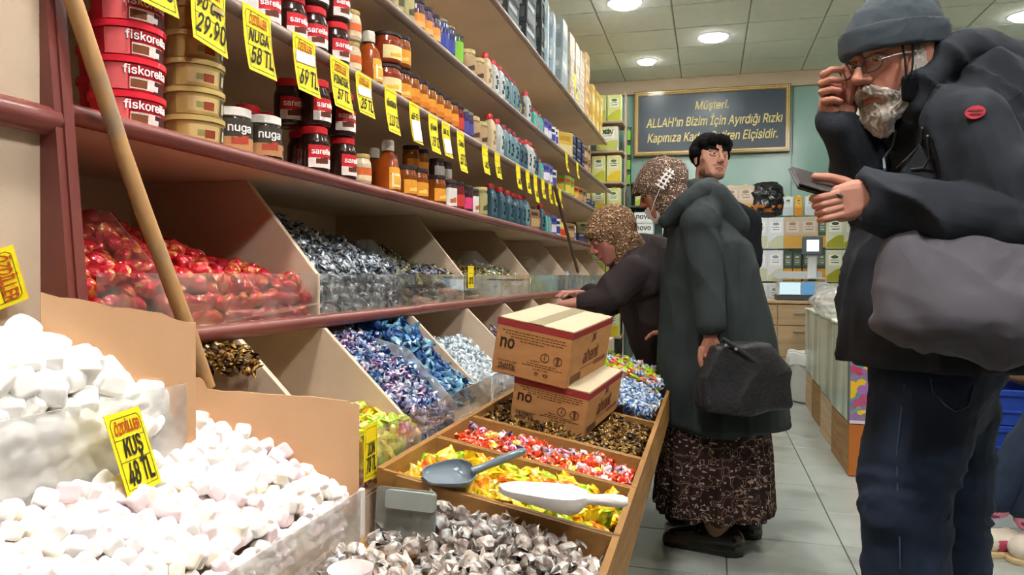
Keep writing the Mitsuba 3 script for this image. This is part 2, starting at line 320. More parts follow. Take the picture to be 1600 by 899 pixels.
def tub(name, r, h, col, lidc, panel, text, deco):
    b = M().lathe([(0, 0), (r * .86, 0), (r * .88, h * .03), (r * .94, h * .86), (r * .94, h * .9)], col, 28)
    l = M().lathe([(r * .95, h * .80), (r, h * .81), (r, h * .985), (r * .96, h), (r * .9, h), (r * .88, h * .97), (0, h * .97)], lidc, 28)
    e = M(); c0, c1 = r * .889 + .0008, r * .936 + .0008
    def patch(a0, a1, z0, z1, c, o=0.0): e.lathe([(c0 + (c1 - c0) * z0 + o, h * (.05 + .73 * z0)), (c0 + (c1 - c0) * z1 + o, h * (.05 + .73 * z1))], c, 12, arc=(a0, a1))
    patch(-1.05, 1.1, 0, 1, panel)
    for a0, a1, z0, z1, c, o in deco: patch(a0, a1, z0, z1, c, o)
    parts = {'body': (b, 'vc_gloss'), 'lid': (l, 'vc_gloss'), 'paper_label': (e, 'vc')}
    if text: parts['paper_label__lettering'] = (M().bent_text(text, h * .24, c1 + .001, h * .5, .22, '#ffffff', True, slant=-.0), 'vc')
    WID['model_' + name] = r
    return model('model_' + name, parts)
def bottle(name, r, h, body, cap, label, flat=.72, deco='#20303a', bs='vc_gloss', capr=.42):
    b = M().lathe([(0, 0), (r * .9, 0), (r, h * .03), (r * .98, h * .3), (r, h * .55), (r * .92, h * .68), (r * .68, h * .79), (r * .4, h * .86), (r * .34, h * .88)], body, 20, sy=flat, crease=60)
    c = M().lathe([(r * capr, h * .86), (r * capr * 1.05, h * .96), (r * capr * .8, h * .995), (0, h)], cap, 14)
    e = M().lathe([(r * 1.012, h * .12), (r * 1.012, h * .6)], label, 10, sy=flat * 1.012, arc=(-.6, .6))
    for i, (a, z, hh) in enumerate(((-.1, .2, .1), (.12, .32, .12), (-.05, .46, .09))):
        e.lathe([(r * 1.03, h * z), (r * 1.03, h * (z + hh))], deco, 5, sy=flat * 1.02, arc=(a - .22, a + .2))
    hnd = M().tube([(-r * .55, 0, h * .5), (-r * 1.1, 0, h * .55), (-r * 1.12, 0, h * .7), (-r * .5, 0, h * .78)], r * .12, body, 6)
    WID['model_' + name] = r * .86
    return model('model_' + name, {'body': (b, bs), 'cap': (c, 'vc_gloss'), 'paper_label': (e, 'vc'), 'handle': (hnd, bs)})
def carton_box(name, sx, sy, sz, col, band, lid=None):
    b = M().box((-sx / 2, -sy / 2, 0), (sx / 2, sy / 2, sz), col, bevel=.002)
    e = M().box((sx / 2, -sy * .42, sz * .15), (sx / 2 + .0008, sy * .42, sz * .55), band)
    e.box((-sx * .42, -sy / 2 - .0008, sz * .2), (sx * .42, -sy / 2, sz * .6), band)
    if lid: e.box((sx / 2, -sy * .42, sz * .68), (sx / 2 + .0008, sy * .3, sz * .85), lid); e.box((-sx * .3, -sy / 2 - .0008, sz * .7), (sx * .35, -sy / 2, sz * .84), lid)
    WID['model_' + name] = sy / 2 + .004
    return model('model_' + name, {'body': (b, 'vc'), 'print': (e, 'vc')})
RED, DK, GOLD = '#c01a24', '#26110d', '#c9b478'
RT = [(-1.05, -.35, 0, 1, '#e86a6e', .0003), (-.3, .75, .05, .5, '#f0e4dc', .0003), (-.28, .2, .1, .42, '#7a4a2c', .0006), (.3, .62, .08, .3, '#e8e0e0', .0006), (.45, 1.08, 0, .48, '#4a1418', .0004)]
G_RED = tub('tub_red', .062, .0585, '#cf1f35', '#e02a3e', '#b51a2c', 'fiskorella', RT)
GT = [(-.7, .55, .1, .9, '#b59a5e', .0003), (-.62, .48, .16, .84, '#c8b07a', .0005), (-.1, .3, .22, .62, '#8a3a24', .0008), (-.35, -.05, .3, .6, '#8d8a50', .0007), (.6, 1.05, .05, .9, '#4c4636', .0004), (.72, .9, .2, .7, '#c9c2a8', .0008)]
G_GOLD = tub('tub_gold', .058, .0535, '#a98e52', '#c2aa6c', '#ac9156', None, GT)
G_SAR = jar('spread_jar', .0375, .117, DK, RED, '#c4222c', second='#e9dfdc', blob='#5a2a1c', text='sarelle', th=.0135, lab=(.12, .60))
G_NUGA = jar('nuga_jar', .040, .100, '#2b2019', '#e8e6e2', '#3a342c', second='#b9875c', blob='#a8402c', text='nuga', th=.017, lidh=.2, lab=(.1, .74), neck=.88)
G_SMALL = jar('small_jar', .029, .088, '#c9b79c', '#b9a060', '#d06a34', second='#e0c9a4', lidh=.14)
G_HONEY = jar('honey_jar', .037, .108, '#7a3d12', '#2a2326', '#d99530', lidh=.13, neck=.9, blob='#f0c468')
G_AMBER = jar('amber_jar', .032, .112, '#8a4c18', '#2a2326', '#e0912c', lidh=.13, neck=.92, second='#c9741e')
G_HBIG = jar('honey_big', .047, .100, '#7c2c10', '#332a26', '#ead9a0', lidh=.12, neck=.9, blob='#d9b030')
G_BLUE = jar('blue_jar', .030, .125, '#2c3266', '#8a8a6a', '#39459a', lidh=.08, neck=.95)
G_GREEN = jar('green_jar', .031, .125, '#2f4a2a', '#4a4a40', '#7dbb3a', lidh=.08, neck=.95, lab=(.1, .75))
G_ORANGE = jar('orange_jar', .031, .115, '#4a3148', '#2c2630', '#dc8a3c', lidh=.13, neck=.93, second='#e5a860')
G_REDJ = jar('red_jar', .030, .110, '#6a1c22', '#2c2630', '#c23a34', lidh=.12, neck=.93)
G_PURP = jar('purple_jar', .030, .110, '#3a2a5a', '#7a7a72', '#4c4a96', lidh=.12, neck=.93)
G_PINK = jar('pink_jar', .031, .108, '#3a2028', '#3a2a2c', '#d4407c', lidh=.12, neck=.93)
G_WHITE = jar('white_jar', .031, .106, '#3c2c2c', '#39343a', '#dcdcd8', lidh=.12, neck=.93, blob='#b86a3a', lab=(.08, .72))
G_GLID = jar('goldlid_jar', .036, .112, '#9a8064', '#c4b47c', '#b09470', lidh=.17, neck=.92, blob='#4a3026', lab=(.08, .74))
G_GLID2 = jar('goldlid_jar_b', .031, .125, '#8a8458', '#c4b47c', '#a8a070', lidh=.13, neck=.95, blob='#4a4a30', lab=(.08, .78))
G_GLASS = jar('glass_jar', .042, .09, '#a7a49c', '#8b8a86', '#c8c8c4', lidh=.12)
def honey_bottle(name, h, r):
    b = M().lathe([(0, 0), (r * .85, 0), (r, h * .04), (r * 1.02, h * .35), (r * .8, h * .62), (r * .5, h * .74), (r * .36, h * .8), (r * .36, h * .83)], '#8a3c10', 22, sy=.8, crease=60)
    c = M().lathe([(r * .46, h * .8), (r * .46, h * .95), (r * .4, h), (0, h)], '#c9c4b8', 16)
    e = M()
    for rr, c_, o in ((1.0, '#d99a2c', 0), (.74, '#f0dcae', .0006), (.5, '#d9a63a', .0012)):
        e.lathe([(r * 1.02 + .001 + o, h * (.24 - .17 * rr)), (r * 1.035 + .001 + o, h * .26), (r * .93 + .001 + o, h * (.28 + .2 * rr))], c_, 9, sy=.8, arc=(-.75 * rr, .75 * rr))
    WID['model_' + name] = r * .85
    return model('model_' + name, {'body': (b, 'vc_gloss'), 'cap': (c, 'vc_gloss'), 'paper_label': (e, 'vc')})
G_HB = honey_bottle('honey_bottle', .165, .042)
G_BEIGE = bottle('beige_bottle', .040, .185, '#c4b08c', '#c2262e', '#cdbb98', deco='#8a7a5c')
G_GREYB = bottle('grey_bottle', .040, .185, '#aab2b2', '#b8343a', '#c2c8c8', deco='#39424c')
G_TEAL = bottle('teal_bottle', .040, .18, '#5c7d88', '#8a3440', '#6e909a', deco='#1f3440')
G_NAVY = bottle('navy_bottle', .040, .165, '#33505e', '#b02a34', '#3c5c6a', deco='#141f2a')
G_MINT = bottle('mint_bottle', .030, .13, '#3f9a90', '#a83a4a', '#58b8a8', deco='#c05a90')
G_DKB = bottle('dark_bottle', .030, .13, '#26303a', '#3a3a3e', '#39505c', deco='#c89a4c')
G_PWHT = carton_box('pack_white', .06, .075, .11, '#d8d8dc', '#4a50a0', '#2c2c4c')
G_PYEL = carton_box('pack_yellow', .07, .085, .10, '#d8b83a', '#c8402c', '#e8d880')
G_PNAVY = carton_box('pack_navy', .12, .14, .075, '#24283e', '#39426c', '#8a8aa0')
G_PPUR = carton_box('pack_purple', .05, .07, .12, '#5a5aa8', '#d8d8e4', '#38386c')
G_POR = carton_box('pack_orange', .10, .09, .10, '#c86a2c', '#e0b04c', '#7a2c1c')
G_PGRN = carton_box('pack_green', .08, .09, .14, '#7a9a3a', '#e0d050', '#c8402c')
G_PBRN = carton_box('pack_brown', .10, .10, .11, '#8a6a4a', '#b89a74', '#4a3426')
G_BBLK = carton_box('box_black', .20, .24, .15, '#2c3436', '#4c5658', '#98a2a4')
G_BWHT = carton_box('box_white', .18, .20, .22, '#d6dcdc', '#bfc8ca', '#a8b0b4')
G_BGRY = carton_box('box_grey', .16, .18, .26, '#a9b8bc', '#8a9aa2', '#d0dadc')
G_BBEI = carton_box('box_beige', .16, .17, .085, '#cfc6b4', '#b8a890', '#a89478')
G_BTAN = carton_box('box_tan', .17, .18, .095, '#c9a878', '#b08c5c', '#e0c8a0')
G_BYEL = carton_box('box_yellow', .16, .15, .20, '#d9b85c', '#e8d8a0', '#c89a3a')
G_BAGB = carton_box('bag_blue', .10, .16, .22, '#c2d2da', '#9ab4c4', '#e8f0f2')
G_TALL = jar('tall_jar', .034, .15, '#3a1c16', RED, '#c4222c', second='#e9dfdc', text='sarelle', th=.0135, lidh=.13)
ORD = ['first', 'second', 'third', 'fourth', 'fifth', 'sixth', 'seventh', 'eighth', 'ninth', 'tenth', 'eleventh', 'twelfth', 'thirteenth', 'fourteenth']
SHN = {Z1: 'on the lowest jar shelf', Z2: 'on the second jar shelf', Z3: 'on the third jar shelf', Z4: 'on the topmost shelf'}
ITEMS = []                                        # (group, base name, category, description, position, rotation, shelf, layer)
def row(g, name, cat, desc, z, pxs, inset, py=None, lift=0.0, rotz=-.42, where='', jit=.25):
    for px in pxs:
        X = xf(z) - inset
        yy = py if py else 431 + (px - 1108) * (z + .06 - H) / -X * -.97 * -1
        p = at(px, yy, X=X)
        p[2] = TOP[z] + .0005 + lift
        ITEMS.append((g, name, cat, desc, p, rotz + random.uniform(-jit, jit), z, where))
LANE = {}
def flush_items():
    seen, n = {}, {}
    for it in ITEMS: n[it[3], it[6], it[7]] = n.get((it[3], it[6], it[7]), 0) + 1
    for it in sorted(ITEMS, key=lambda i: i[4][1]):
        g, name, cat, desc, p, rt, z, where = it
        lane = (z, round(p[2], 2), p[0] > xf(z) - .09); hw = WID[g]
        p[1] = max(p[1], LANE.get(lane, -9) + hw + .001); LANE[lane] = p[1] + hw
        k = seen.get(it[3:4] + it[6:8], 0); seen[it[3:4] + it[6:8]] = k + 1
        c = n[desc, z, where]; o = f'{ORD[k]} {desc} from the left' if c > 1 else desc
        put(g, name, mat4(rz(rt), p), f'{o}{", " + where if where else ""}, {SHN[z]}', cat, f'{desc}s {SHN[z]}' if c > 1 else None)
def stack(g, name, cat, desc, z, px, inset, n, dz, where='', rotz=-.42, top='layer'):
    for i in range(n): row(g, name, cat, desc, z, [px], inset, lift=i * dz, rotz=rotz, where=f'{where}{ORD[i]} up', jit=.06)
# --- the jar shelf (Z1)
stack(G_RED, 'spread_tub', 'tub', 'red chocolate spread tub', Z1, 199, .066, 5, .0585, 'front stack, ')
stack(G_RED, 'spread_tub', 'tub', 'red chocolate spread tub', Z1, 176, .195, 4, .0585, 'back stack, ')
stack(G_GOLD, 'spread_tub', 'tub', 'gold chocolate spread tub', Z1, 303, .062, 5, .0535, '')
row(G_NUGA, 'spread_jar', 'jar', 'dark spread jar with white lid', Z1, [412], .043)
row(G_NUGA, 'spread_jar', 'jar', 'dark spread jar with white lid', Z1, [364], .062)
row(G_TALL, 'spread_jar', 'jar', 'tall red-lidded jar behind the white-lidded ones', Z1, [386, 420], .15)
row(G_SAR, 'spread_jar', 'jar', 'red-lidded hazelnut spread jar', Z1, [462], .10, where='bottom layer'); row(G_SAR, 'spread_jar', 'jar', 'red-lidded hazelnut spread jar', Z1, [491, 535], .04, where='bottom layer')
row(G_SAR, 'spread_jar', 'jar', 'red-lidded hazelnut spread jar', Z1, [452], .10, lift=.1175, where='upper layer'); row(G_SAR, 'spread_jar', 'jar', 'red-lidded hazelnut spread jar', Z1, [493, 533], .04, lift=.1175, where='upper layer')
row(G_SMALL, 'small_jar', 'jar', 'small gold-lidded jar', Z1, [564], .032)
row(G_HB, 'honey_bottle', 'bottle', 'amber honey squeeze bottle', Z1, [606], .045, rotz=-.2, where='in front'); row(G_HB, 'honey_bottle', 'bottle', 'amber honey squeeze bottle', Z1, [584, 612], .15, rotz=-.2, where='in the back')
row(G_HONEY, 'honey_jar', 'jar', 'dark-lidded honey jar with orange label', Z1, [652, 681], .04); row(G_HONEY, 'honey_jar', 'jar', 'dark-lidded honey jar with black label', Z1, [634], .05)
row(G_AMBER, 'honey_jar', 'jar', 'orange-labelled back-row honey jar', Z1, [640, 655], .15, lift=0); row(G_AMBER, 'honey_jar', 'jar', 'orange-labelled back-row honey jar', Z1, [642, 656], .15, lift=.113, where='stacked')
row(G_WHITE, 'jam_jar', 'jar', 'white-labelled jam jar', Z1, [701], .035); row(G_WHITE, 'jam_jar', 'jar', 'white-labelled back-row jam jar', Z1, [680, 694], .14); row(G_WHITE, 'jam_jar', 'jar', 'white-labelled back-row jam jar', Z1, [682, 694], .14, lift=.107, where='stacked')
row(G_REDJ, 'jam_jar', 'jar', 'red-labelled jam jar', Z1, [714], .035); row(G_PINK, 'jam_jar', 'jar', 'pink-labelled jam jar', Z1, [727], .035); row(G_WHITE, 'jam_jar', 'jar', 'black and white labelled jam jar', Z1, [737], .04)
row(G_GLID2, 'olive_jar', 'jar', 'tall gold-lidded olive green jar', Z1, [750], .033)
row(G_NAVY, 'softener_bottle', 'bottle', 'dark blue red-capped bottle', Z1, [765, 779, 791, 801, 810], .045); row(G_NAVY, 'softener_bottle', 'bottle', 'dark blue red-capped bottle', Z1, [770, 783, 795], .14, where='back row')
row(G_TEAL, 'softener_bottle', 'bottle', 'blue-grey softener bottle', Z1, [817.5], .045); row(G_PBRN, 'snack_box', 'box', 'small brown box', Z1, [824], .05); row(G_DKB, 'small_bottle', 'bottle', 'small black bottle with gold label', Z1, [831, 837], .035)
row(G_NAVY, 'softener_bottle', 'bottle', 'navy bottle past the small black ones', Z1, [843.5], .045); row(G_MINT, 'small_bottle', 'bottle', 'small mint green bottle with pink cap', Z1, [850, 854.5], .04); row(G_PPUR, 'snack_box', 'box', 'purple and white pack', Z1, [860], .04)
row(G_PWHT, 'snack_box', 'box', 'white pack with dark print', Z1, [865.5], .04); row(G_PYEL, 'snack_box', 'box', 'yellow pack with red print', Z1, [873], .05); row(G_PBRN, 'snack_box', 'box', 'brown pack beside the thin rod', Z1, [883], .06); row(G_PWHT, 'snack_box', 'box', 'white box at the far end', Z1, [890], .06); row(G_PNAVY, 'snack_box', 'box', 'dark flat box at the far end', Z1, [901], .08)
row(G_PYEL, 'snack_box', 'box', 'orange-topped pack stacked behind', Z1, [842, 852], .16, lift=0)
# --- the tag shelf (Z2)
row(G_GLASS, 'glass_jar', 'jar', 'clear glass jar cut by the top edge', Z2, [372], .06)
row(G_SAR, 'spread_jar', 'jar', 'red-lidded hazelnut spread jar', Z2, [412, 455], .05, where='bottom layer'); row(G_SAR, 'spread_jar', 'jar', 'red-lidded hazelnut spread jar', Z2, [489, 524], .04, where='bottom layer')
row(G_SAR, 'spread_jar', 'jar', 'red-lidded hazelnut spread jar', Z2, [458, 490, 524], .042, lift=.1175, where='upper layer')
row(G_SMALL, 'small_jar', 'jar', 'small gold-lidded jar', Z2, [548], .032, where='lower one of two'); row(G_SMALL, 'small_jar', 'jar', 'small gold-lidded jar', Z2, [548], .032, lift=.0885, where='upper one of two')
row(G_HB, 'honey_bottle', 'bottle', 'amber honey squeeze bottle', Z2, [576], .045, rotz=-.2)
row(G_HBIG, 'honey_jar', 'jar', 'big dark honey jar', Z2, [604], .05, where='lower one of two'); row(G_HBIG, 'honey_jar', 'jar', 'big dark honey jar', Z2, [604], .05, lift=.101, where='upper one of two')
row(G_HONEY, 'honey_jar', 'jar', 'honey jar beside the big ones', Z2, [624], .042, where='lower one of two'); row(G_HONEY, 'honey_jar', 'jar', 'honey jar beside the big ones', Z2, [624], .042, lift=.109, where='upper one of two')
row(G_AMBER, 'honey_jar', 'jar', 'dark-lidded orange-labelled honey jar', Z2, [640, 655, 668, 680, 692, 704], .035); row(G_AMBER, 'honey_jar', 'jar', 'dark-lidded orange-labelled honey jar', Z2, [650, 663, 675], .115, where='back row')
row(G_REDJ, 'jam_jar', 'jar', 'red-labelled slim jar', Z2, [711], .033); row(G_PURP, 'jam_jar', 'jar', 'purple-labelled slim jar', Z2, [719, 727], .033)
row(G_GLID, 'olive_jar', 'jar', 'gold-lidded brown jar', Z2, [737, 749], .04)
row(G_BEIGE, 'softener_bottle', 'bottle', 'beige bottle with red cap', Z2, [764], .045); row(G_GREYB, 'softener_bottle', 'bottle', 'pale grey bottle', Z2, [775], .045)
row(G_TEAL, 'softener_bottle', 'bottle', 'blue-grey bottle', Z2, [785, 793.5, 801], .045); row(G_NAVY, 'softener_bottle', 'bottle', 'small blue bottle with red cap', Z2, [808, 814.5], .04); row(G_GREYB, 'softener_bottle', 'bottle', 'small pale bottle', Z2, [820.5, 826], .04)
row(G_NAVY, 'softener_bottle', 'bottle', 'dark bottle with red cap', Z2, [832], .04); row(G_MINT, 'small_bottle', 'bottle', 'small mint green bottle', Z2, [837.5, 842.5], .04); row(G_PPUR, 'snack_box', 'box', 'purple and white pack', Z2, [849, 854], .04); row(G_PWHT, 'snack_box', 'box', 'white pack with dark print', Z2, [859.5], .04)
row(G_PGRN, 'snack_box', 'box', 'green and yellow pack', Z2, [880, 885], .06); row(G_POR, 'snack_box', 'box', 'orange pack', Z2, [891], .06); row(G_PBRN, 'snack_box', 'box', 'brown pack at the far end', Z2, [898, 903], .06); row(G_PNAVY, 'snack_box', 'box', 'dark flat box', Z2, [909, 914], .09)
# --- the third shelf (Z3)
row(G_GLID2, 'olive_jar', 'jar', 'tall gold-lidded yellow jar', Z3, [616, 633], .035); row(G_ORANGE, 'jam_jar', 'jar', 'orange-labelled jar with dark lid', Z3, [650, 663, 675], .035); row(G_ORANGE, 'jam_jar', 'jar', 'orange-labelled jar with dark lid', Z3, [655, 668, 680], .12, where='back row')
row(G_BLUE, 'jam_jar', 'jar', 'tall blue jar', Z3, [688, 699], .034); row(G_GREEN, 'jam_jar', 'jar', 'tall green-labelled jar', Z3, [712], .034); row(G_GLID, 'olive_jar', 'jar', 'gold-lidded brown jar', Z3, [730, 744.5], .04)
row(G_BEIGE, 'softener_bottle', 'bottle', 'beige bottle with red cap', Z3, [758], .045); row(G_GREYB, 'softener_bottle', 'bottle', 'pale grey bottle', Z3, [769, 778], .045); row(G_TEAL, 'softener_bottle', 'bottle', 'blue-grey bottle with red cap', Z3, [786.5, 794, 801], .045)
row(G_DKB, 'small_bottle', 'bottle', 'big black bottle with gold label', Z3, [808, 814], .04); row(G_GREYB, 'softener_bottle', 'bottle', 'small pale bottle', Z3, [820], .04); row(G_MINT, 'small_bottle', 'bottle', 'small mint green bottle', Z3, [832, 837, 842], .04); row(G_PPUR, 'snack_box', 'box', 'purple and white pack', Z3, [847.5, 852.5], .04); row(G_PWHT, 'snack_box', 'box', 'white pack with dark print', Z3, [857.5, 861.5], .04)
row(G_BYEL, 'snack_box', 'box', 'yellow box', Z3, [872], .12)
for i in range(3): row(G_PNAVY, 'snack_box', 'box', 'dark navy flat pack', Z3, [885, 893, 900], .09, lift=i * .076, where=f'{ORD[i]} layer up', jit=.05, rotz=0)
row(G_PBRN, 'snack_box', 'box', 'pale brown far-end pack', Z3, [907, 911], .07, where='lower'); row(G_PBRN, 'snack_box', 'box', 'pale brown far-end pack', Z3, [907, 911], .07, lift=.111, where='upper')
# --- the topmost shelf (Z4)
for i in range(3): row(G_BBLK, 'stock_box', 'box', 'black box with grey print', Z4, [775, 805, 829], .13, lift=i * .151, rotz=0, jit=.03, where=f'{ORD[i]} layer up')
row(G_BWHT, 'stock_box', 'box', 'white box on the black ones', Z4, [806, 830], .13, lift=.454, rotz=0, jit=.05)
row(G_BAGB, 'stock_bag', 'bag', 'pale blue pack', Z4, [845, 855], .07, rotz=0, where='lower'); row(G_BAGB, 'stock_bag', 'bag', 'pale blue pack', Z4, [845, 855], .07, lift=.221, rotz=0, where='upper')
for i in range(2): row(G_BGRY, 'stock_box', 'box', 'tall grey-blue box', Z4, [866], .10, lift=i * .261, rotz=0, jit=.04, where=f'{ORD[i]} layer up')
for i in range(6): row(G_BBEI, 'stock_box', 'box', 'small beige carton', Z4, [878, 887, 895], .10, lift=i * .086, rotz=0, jit=.04, where=f'{ORD[i]} layer up')
for i in range(6): row(G_BTAN, 'stock_box', 'box', 'small tan carton', Z4, [903], .10, lift=i * .096, rotz=0, jit=.04, where=f'{ORD[i]} layer up')
for i in range(2): row(G_BYEL, 'stock_box', 'box', 'yellow carton', Z4, [914, 921, 927], .10, lift=i * .201, rotz=0, jit=.03, where=f'{ORD[i]} layer up')
flush_items()

# ---------------------------------------------------------------- yellow price tags (card, border, handwriting)
YEL = '#f0dc1c'
def price_tag(name, O, U, V, w, h, lines, label, group=None, cover=None, curl=0.0, punch=0.008):
    """O: middle of the top edge; U right, V down the card"""
    U, V = np.asarray(U, float), np.asarray(V, float); U /= np.linalg.norm(U); V = V - U * (U @ V); V /= np.linalg.norm(V); N = np.cross(U, -V)
    t = thing(name, label, 'price tag', group)
    def P(a, b): return np.asarray(O) + U * (a * w) + V * (b * h) + N * (curl * h * (b ** 2))
    m = M(); n = 6
    for j in range(n):
        q = [P(-.5, j / n), P(.5, j / n), P(.5, (j + 1) / n), P(-.5, (j + 1) / n)]; v = q + [x - N * .0006 for x in q]
        m.add(v, [[3, 2, 1, 0], [4, 5, 6, 7], [0, 1, 5, 4], [1, 2, 6, 5], [2, 3, 7, 6], [3, 0, 4, 7]], YEL, True)
    obj('card', m, 'vc', t)
    b = M(); e = .0007
    def strip(a0, b0, a1, b1, wd, col, up=e):
        p, q = P(a0, b0) + N * up, P(a1, b1) + N * up; d = q - p; d /= np.linalg.norm(d); s = np.cross(N, d) * wd / 2
        b.add([p - s, p + s, q + s, q - s], [[0, 1, 2, 3]], col)
    bc = '#5a5418'; x, y0, y1 = .42, .07, .94
    for a in ((-x + .06, y0, x - .06, y0), (x - .06, y0, x, y0 + .06), (x, y0 + .06, x, y1), (x, y1, -x, y1), (-x, y1, -x, y0 + .06), (-x, y0 + .06, -x + .06, y0), (-x, .33, x, .33), (-x, .6, x, .6)): strip(*a, max(.0008, w * .012), bc)
    obj('border', b, 'vc', t)
    for txt, yb, hh, wd, col in lines:
        l = M(); l.text(txt, hh * h, P(0, yb) + N * .0011, U, -V + U * .06, col, True, depth=.0004, wob=.05, width=wd * w if wd else None); obj('handwriting', l, 'vc', t)
    if cover:
        c = M(); q = [P(-.45, cover[0]) + N * .002, P(.45, cover[0] - .06) + N * .002, P(.45, cover[1] - .06) + N * .002, P(-.45, cover[1]) + N * .002]
        c.add(q, [[3, 2, 1, 0]], '#f2f2ee', True); obj('white_slip', c, 'vc', t)
    return t
DKI, RDI = '#23231a', '#b04a1c'
def rail_tag(px, z, w, h, lines, label, drop=.0, cover=None, tilt=.0, roll=.0):
    X = xf(z) + .0165
    p = at(px, 431 + (px - 1108) * (z - H) / X * .97, X=X); p[2] = z + .012 - drop
    price_tag('price_tag', p, (0.0, 1, roll), (tilt, 0, -1), w, h, lines, label, 'price tags hanging from the shelf rails', cover, curl=.12)
H2 = lambda s: (s, .26, .14, .62, RDI)
rail_tag(238, Z2, .10, .135, [H2('ÖZDİLLER'), ('17.90', .82, .2, .75, DKI)], 'yellow price tag above the red tubs, cut by the top edge', drop=-.028)
rail_tag(328, Z2, .10, .145, [H2('ÖZDİLLER'), ('90 GR', .5, .15, .7, DKI), ('29.90', .85, .24, .82, DKI)], 'yellow price tag reading twenty-nine ninety, tilted, above the gold tubs', drop=-.01, roll=-.12)
rail_tag(401, Z2, .10, .14, [H2('ÖZDİLLER'), ('NUGA', .52, .17, .7, DKI), ('58 TL', .86, .24, .78, DKI)], 'yellow price tag with the word NUGA', drop=.0)
rail_tag(474, Z2, .10, .135, [H2('ÖZDİLLER'), ('69 TL', .86, .26, .78, DKI)], 'yellow price tag reading sixty-nine with a white slip', cover=(.3, .5))
rail_tag(529, Z2, .10, .13, [H2('ÖZDİLLER'), ('FINDIK', .5, .14, .75, DKI), ('57 TL', .82, .2, .6, DKI)], 'yellow price tag reading fifty-seven, third after NUGA', drop=.004)
rail_tag(566, Z2, .095, .115, [H2('ÖZDİLLER'), ('25 TL', .86, .24, .75, DKI)], 'yellow price tag reading twenty-five with a white slip', drop=.006, cover=(.34, .56))
rail_tag(608, Z2, .085, .135, [('Kestane', .4, .16, .72, DKI), ('110 TL', .84, .22, .75, DKI)], 'yellow price tag reading one hundred ten', drop=.002)
rail_tag(645, Z2, .085, .13, [('65 TL', .42, .16, .7, DKI)], 'price tag with a large white slip', drop=.004, cover=(.45, .98))
rail_tag(674, Z2, .085, .13, [('Çiçek', .38, .14, .65, DKI), ('75 TL', .84, .24, .75, DKI)], 'yellow price tag reading seventy-five', drop=.008)
rail_tag(694, Z2, .085, .125, [('58 TL', .34, .14, .7, DKI)], 'yellow price tag with a white patch, after the one reading seventy-five', drop=.008, cover=(.5, .92))
rail_tag(717, Z2, .085, .155, [('Tahin', .36, .13, .65, DKI), ('53 TL', .82, .24, .75, DKI)], 'yellow price tag reading fifty-three', drop=.01)
for i, (px, h, s) in enumerate(((755, .12, '45'), (774.5, .115, '35'), (807, .12, '40'), (822, .12, '38'), (834, .15, '42'), (846, .11, '29'), (857, .12, '33'), (865, .12, '30'), (872.5, .12, '36'))):
    rail_tag(px, Z2, .085, h, [('No', .35, .13, .4, DKI), (s, .8, .24, .55, DKI)][1:], f'far yellow price tag, {ORD[i]} of the row after the one reading fifty-three', drop=.01)
for i, (px, h) in enumerate(((882, .13), (899, .12))): rail_tag(px, Z3, .085, h, [('35', .8, .24, .55, DKI)], f'{ORD[i]} of two yellow price tags on the far end of the third shelf', drop=.01)
rail_tag(893, Z4, .085, .20, [('99', .75, .2, .5, DKI)], 'yellow price tag on the topmost shelf in front of the cartons', drop=-.19)

# ---------------------------------------------------------------- sweets: models, then heaps of single pieces
MODELS = {}
def candy(name, m, bsdf):
    V, F, C = np.vstack(m.v), np.vstack(m.f), np.vstack(m.c); MODELS[name] = (V, F, C, bsdf)
    return model('model_' + name, {'piece': (m, bsdf)})[6:]
def crumple(v, a, f, seed): return v * (1 + a * (meshkit.noise(v * f + seed, seed)[:, None] - .5) * 2)
def foil_egg(name, r, h, c1, c2, seed, bsdf='vc_foil'):
    s = trimesh.creation.icosphere(subdivisions=2); v = np.array(s.vertices); v = crumple(v, .08, 2.6, seed) * [r, r, h]
    rim = np.abs(s.vertices[:, 2]) < .16; v[rim, :2] *= 1.07
    k = meshkit.noise(np.array(s.vertices) * 2.2 + 5, seed)[:, None]; c = np.where((k > .62) | rim[:, None], lin(c2), lin(c1))
    return candy(name, M().add(v, s.faces, c, flat=True), bsdf)
def twist(name, L, r, c1, c2, seed, bsdf='vc_foil', c3=None, fan=1.15):
    n = 8; xs = [-.5, -.36, -.27, -.2, -.08, .08, .2, .27, .36, .5]; rr = [fan, .75, .3, .8, 1, 1, .8, .3, .75, fan]; V, C = [], []; g = np.random.default_rng(seed)
    for i, (x, q) in enumerate(zip(xs, rr)):
        a = np.arange(n) * 2 * np.pi / n + g.uniform(-.2, .2); end = i < 2 or i > 7
        w = r * q * (1 + g.uniform(-.18, .18, n)); y, z = w * np.cos(a), w * np.sin(a) * (.25 if end else .85)
        t = g.uniform(-.7, .7) if end else 0; y, z = y * np.cos(t) - z * np.sin(t), y * np.sin(t) + z * np.cos(t)
        V.append(np.stack([np.full(n, x * L) + (g.uniform(-.04, .04, n) * L if end else 0), y, z], 1))
        col = c2 if end else c1
        C.append(np.array([lin(col if not c3 or g.random() < .6 else c3) for _ in range(n)]))
    V, C = np.vstack(V), np.vstack(C); f = [[i * n + j, i * n + (j + 1) % n, (i + 1) * n + (j + 1) % n, (i + 1) * n + j] for i in range(len(xs) - 1) for j in range(n)]
    return candy(name, M().add(V, f, C, flat=True), bsdf)
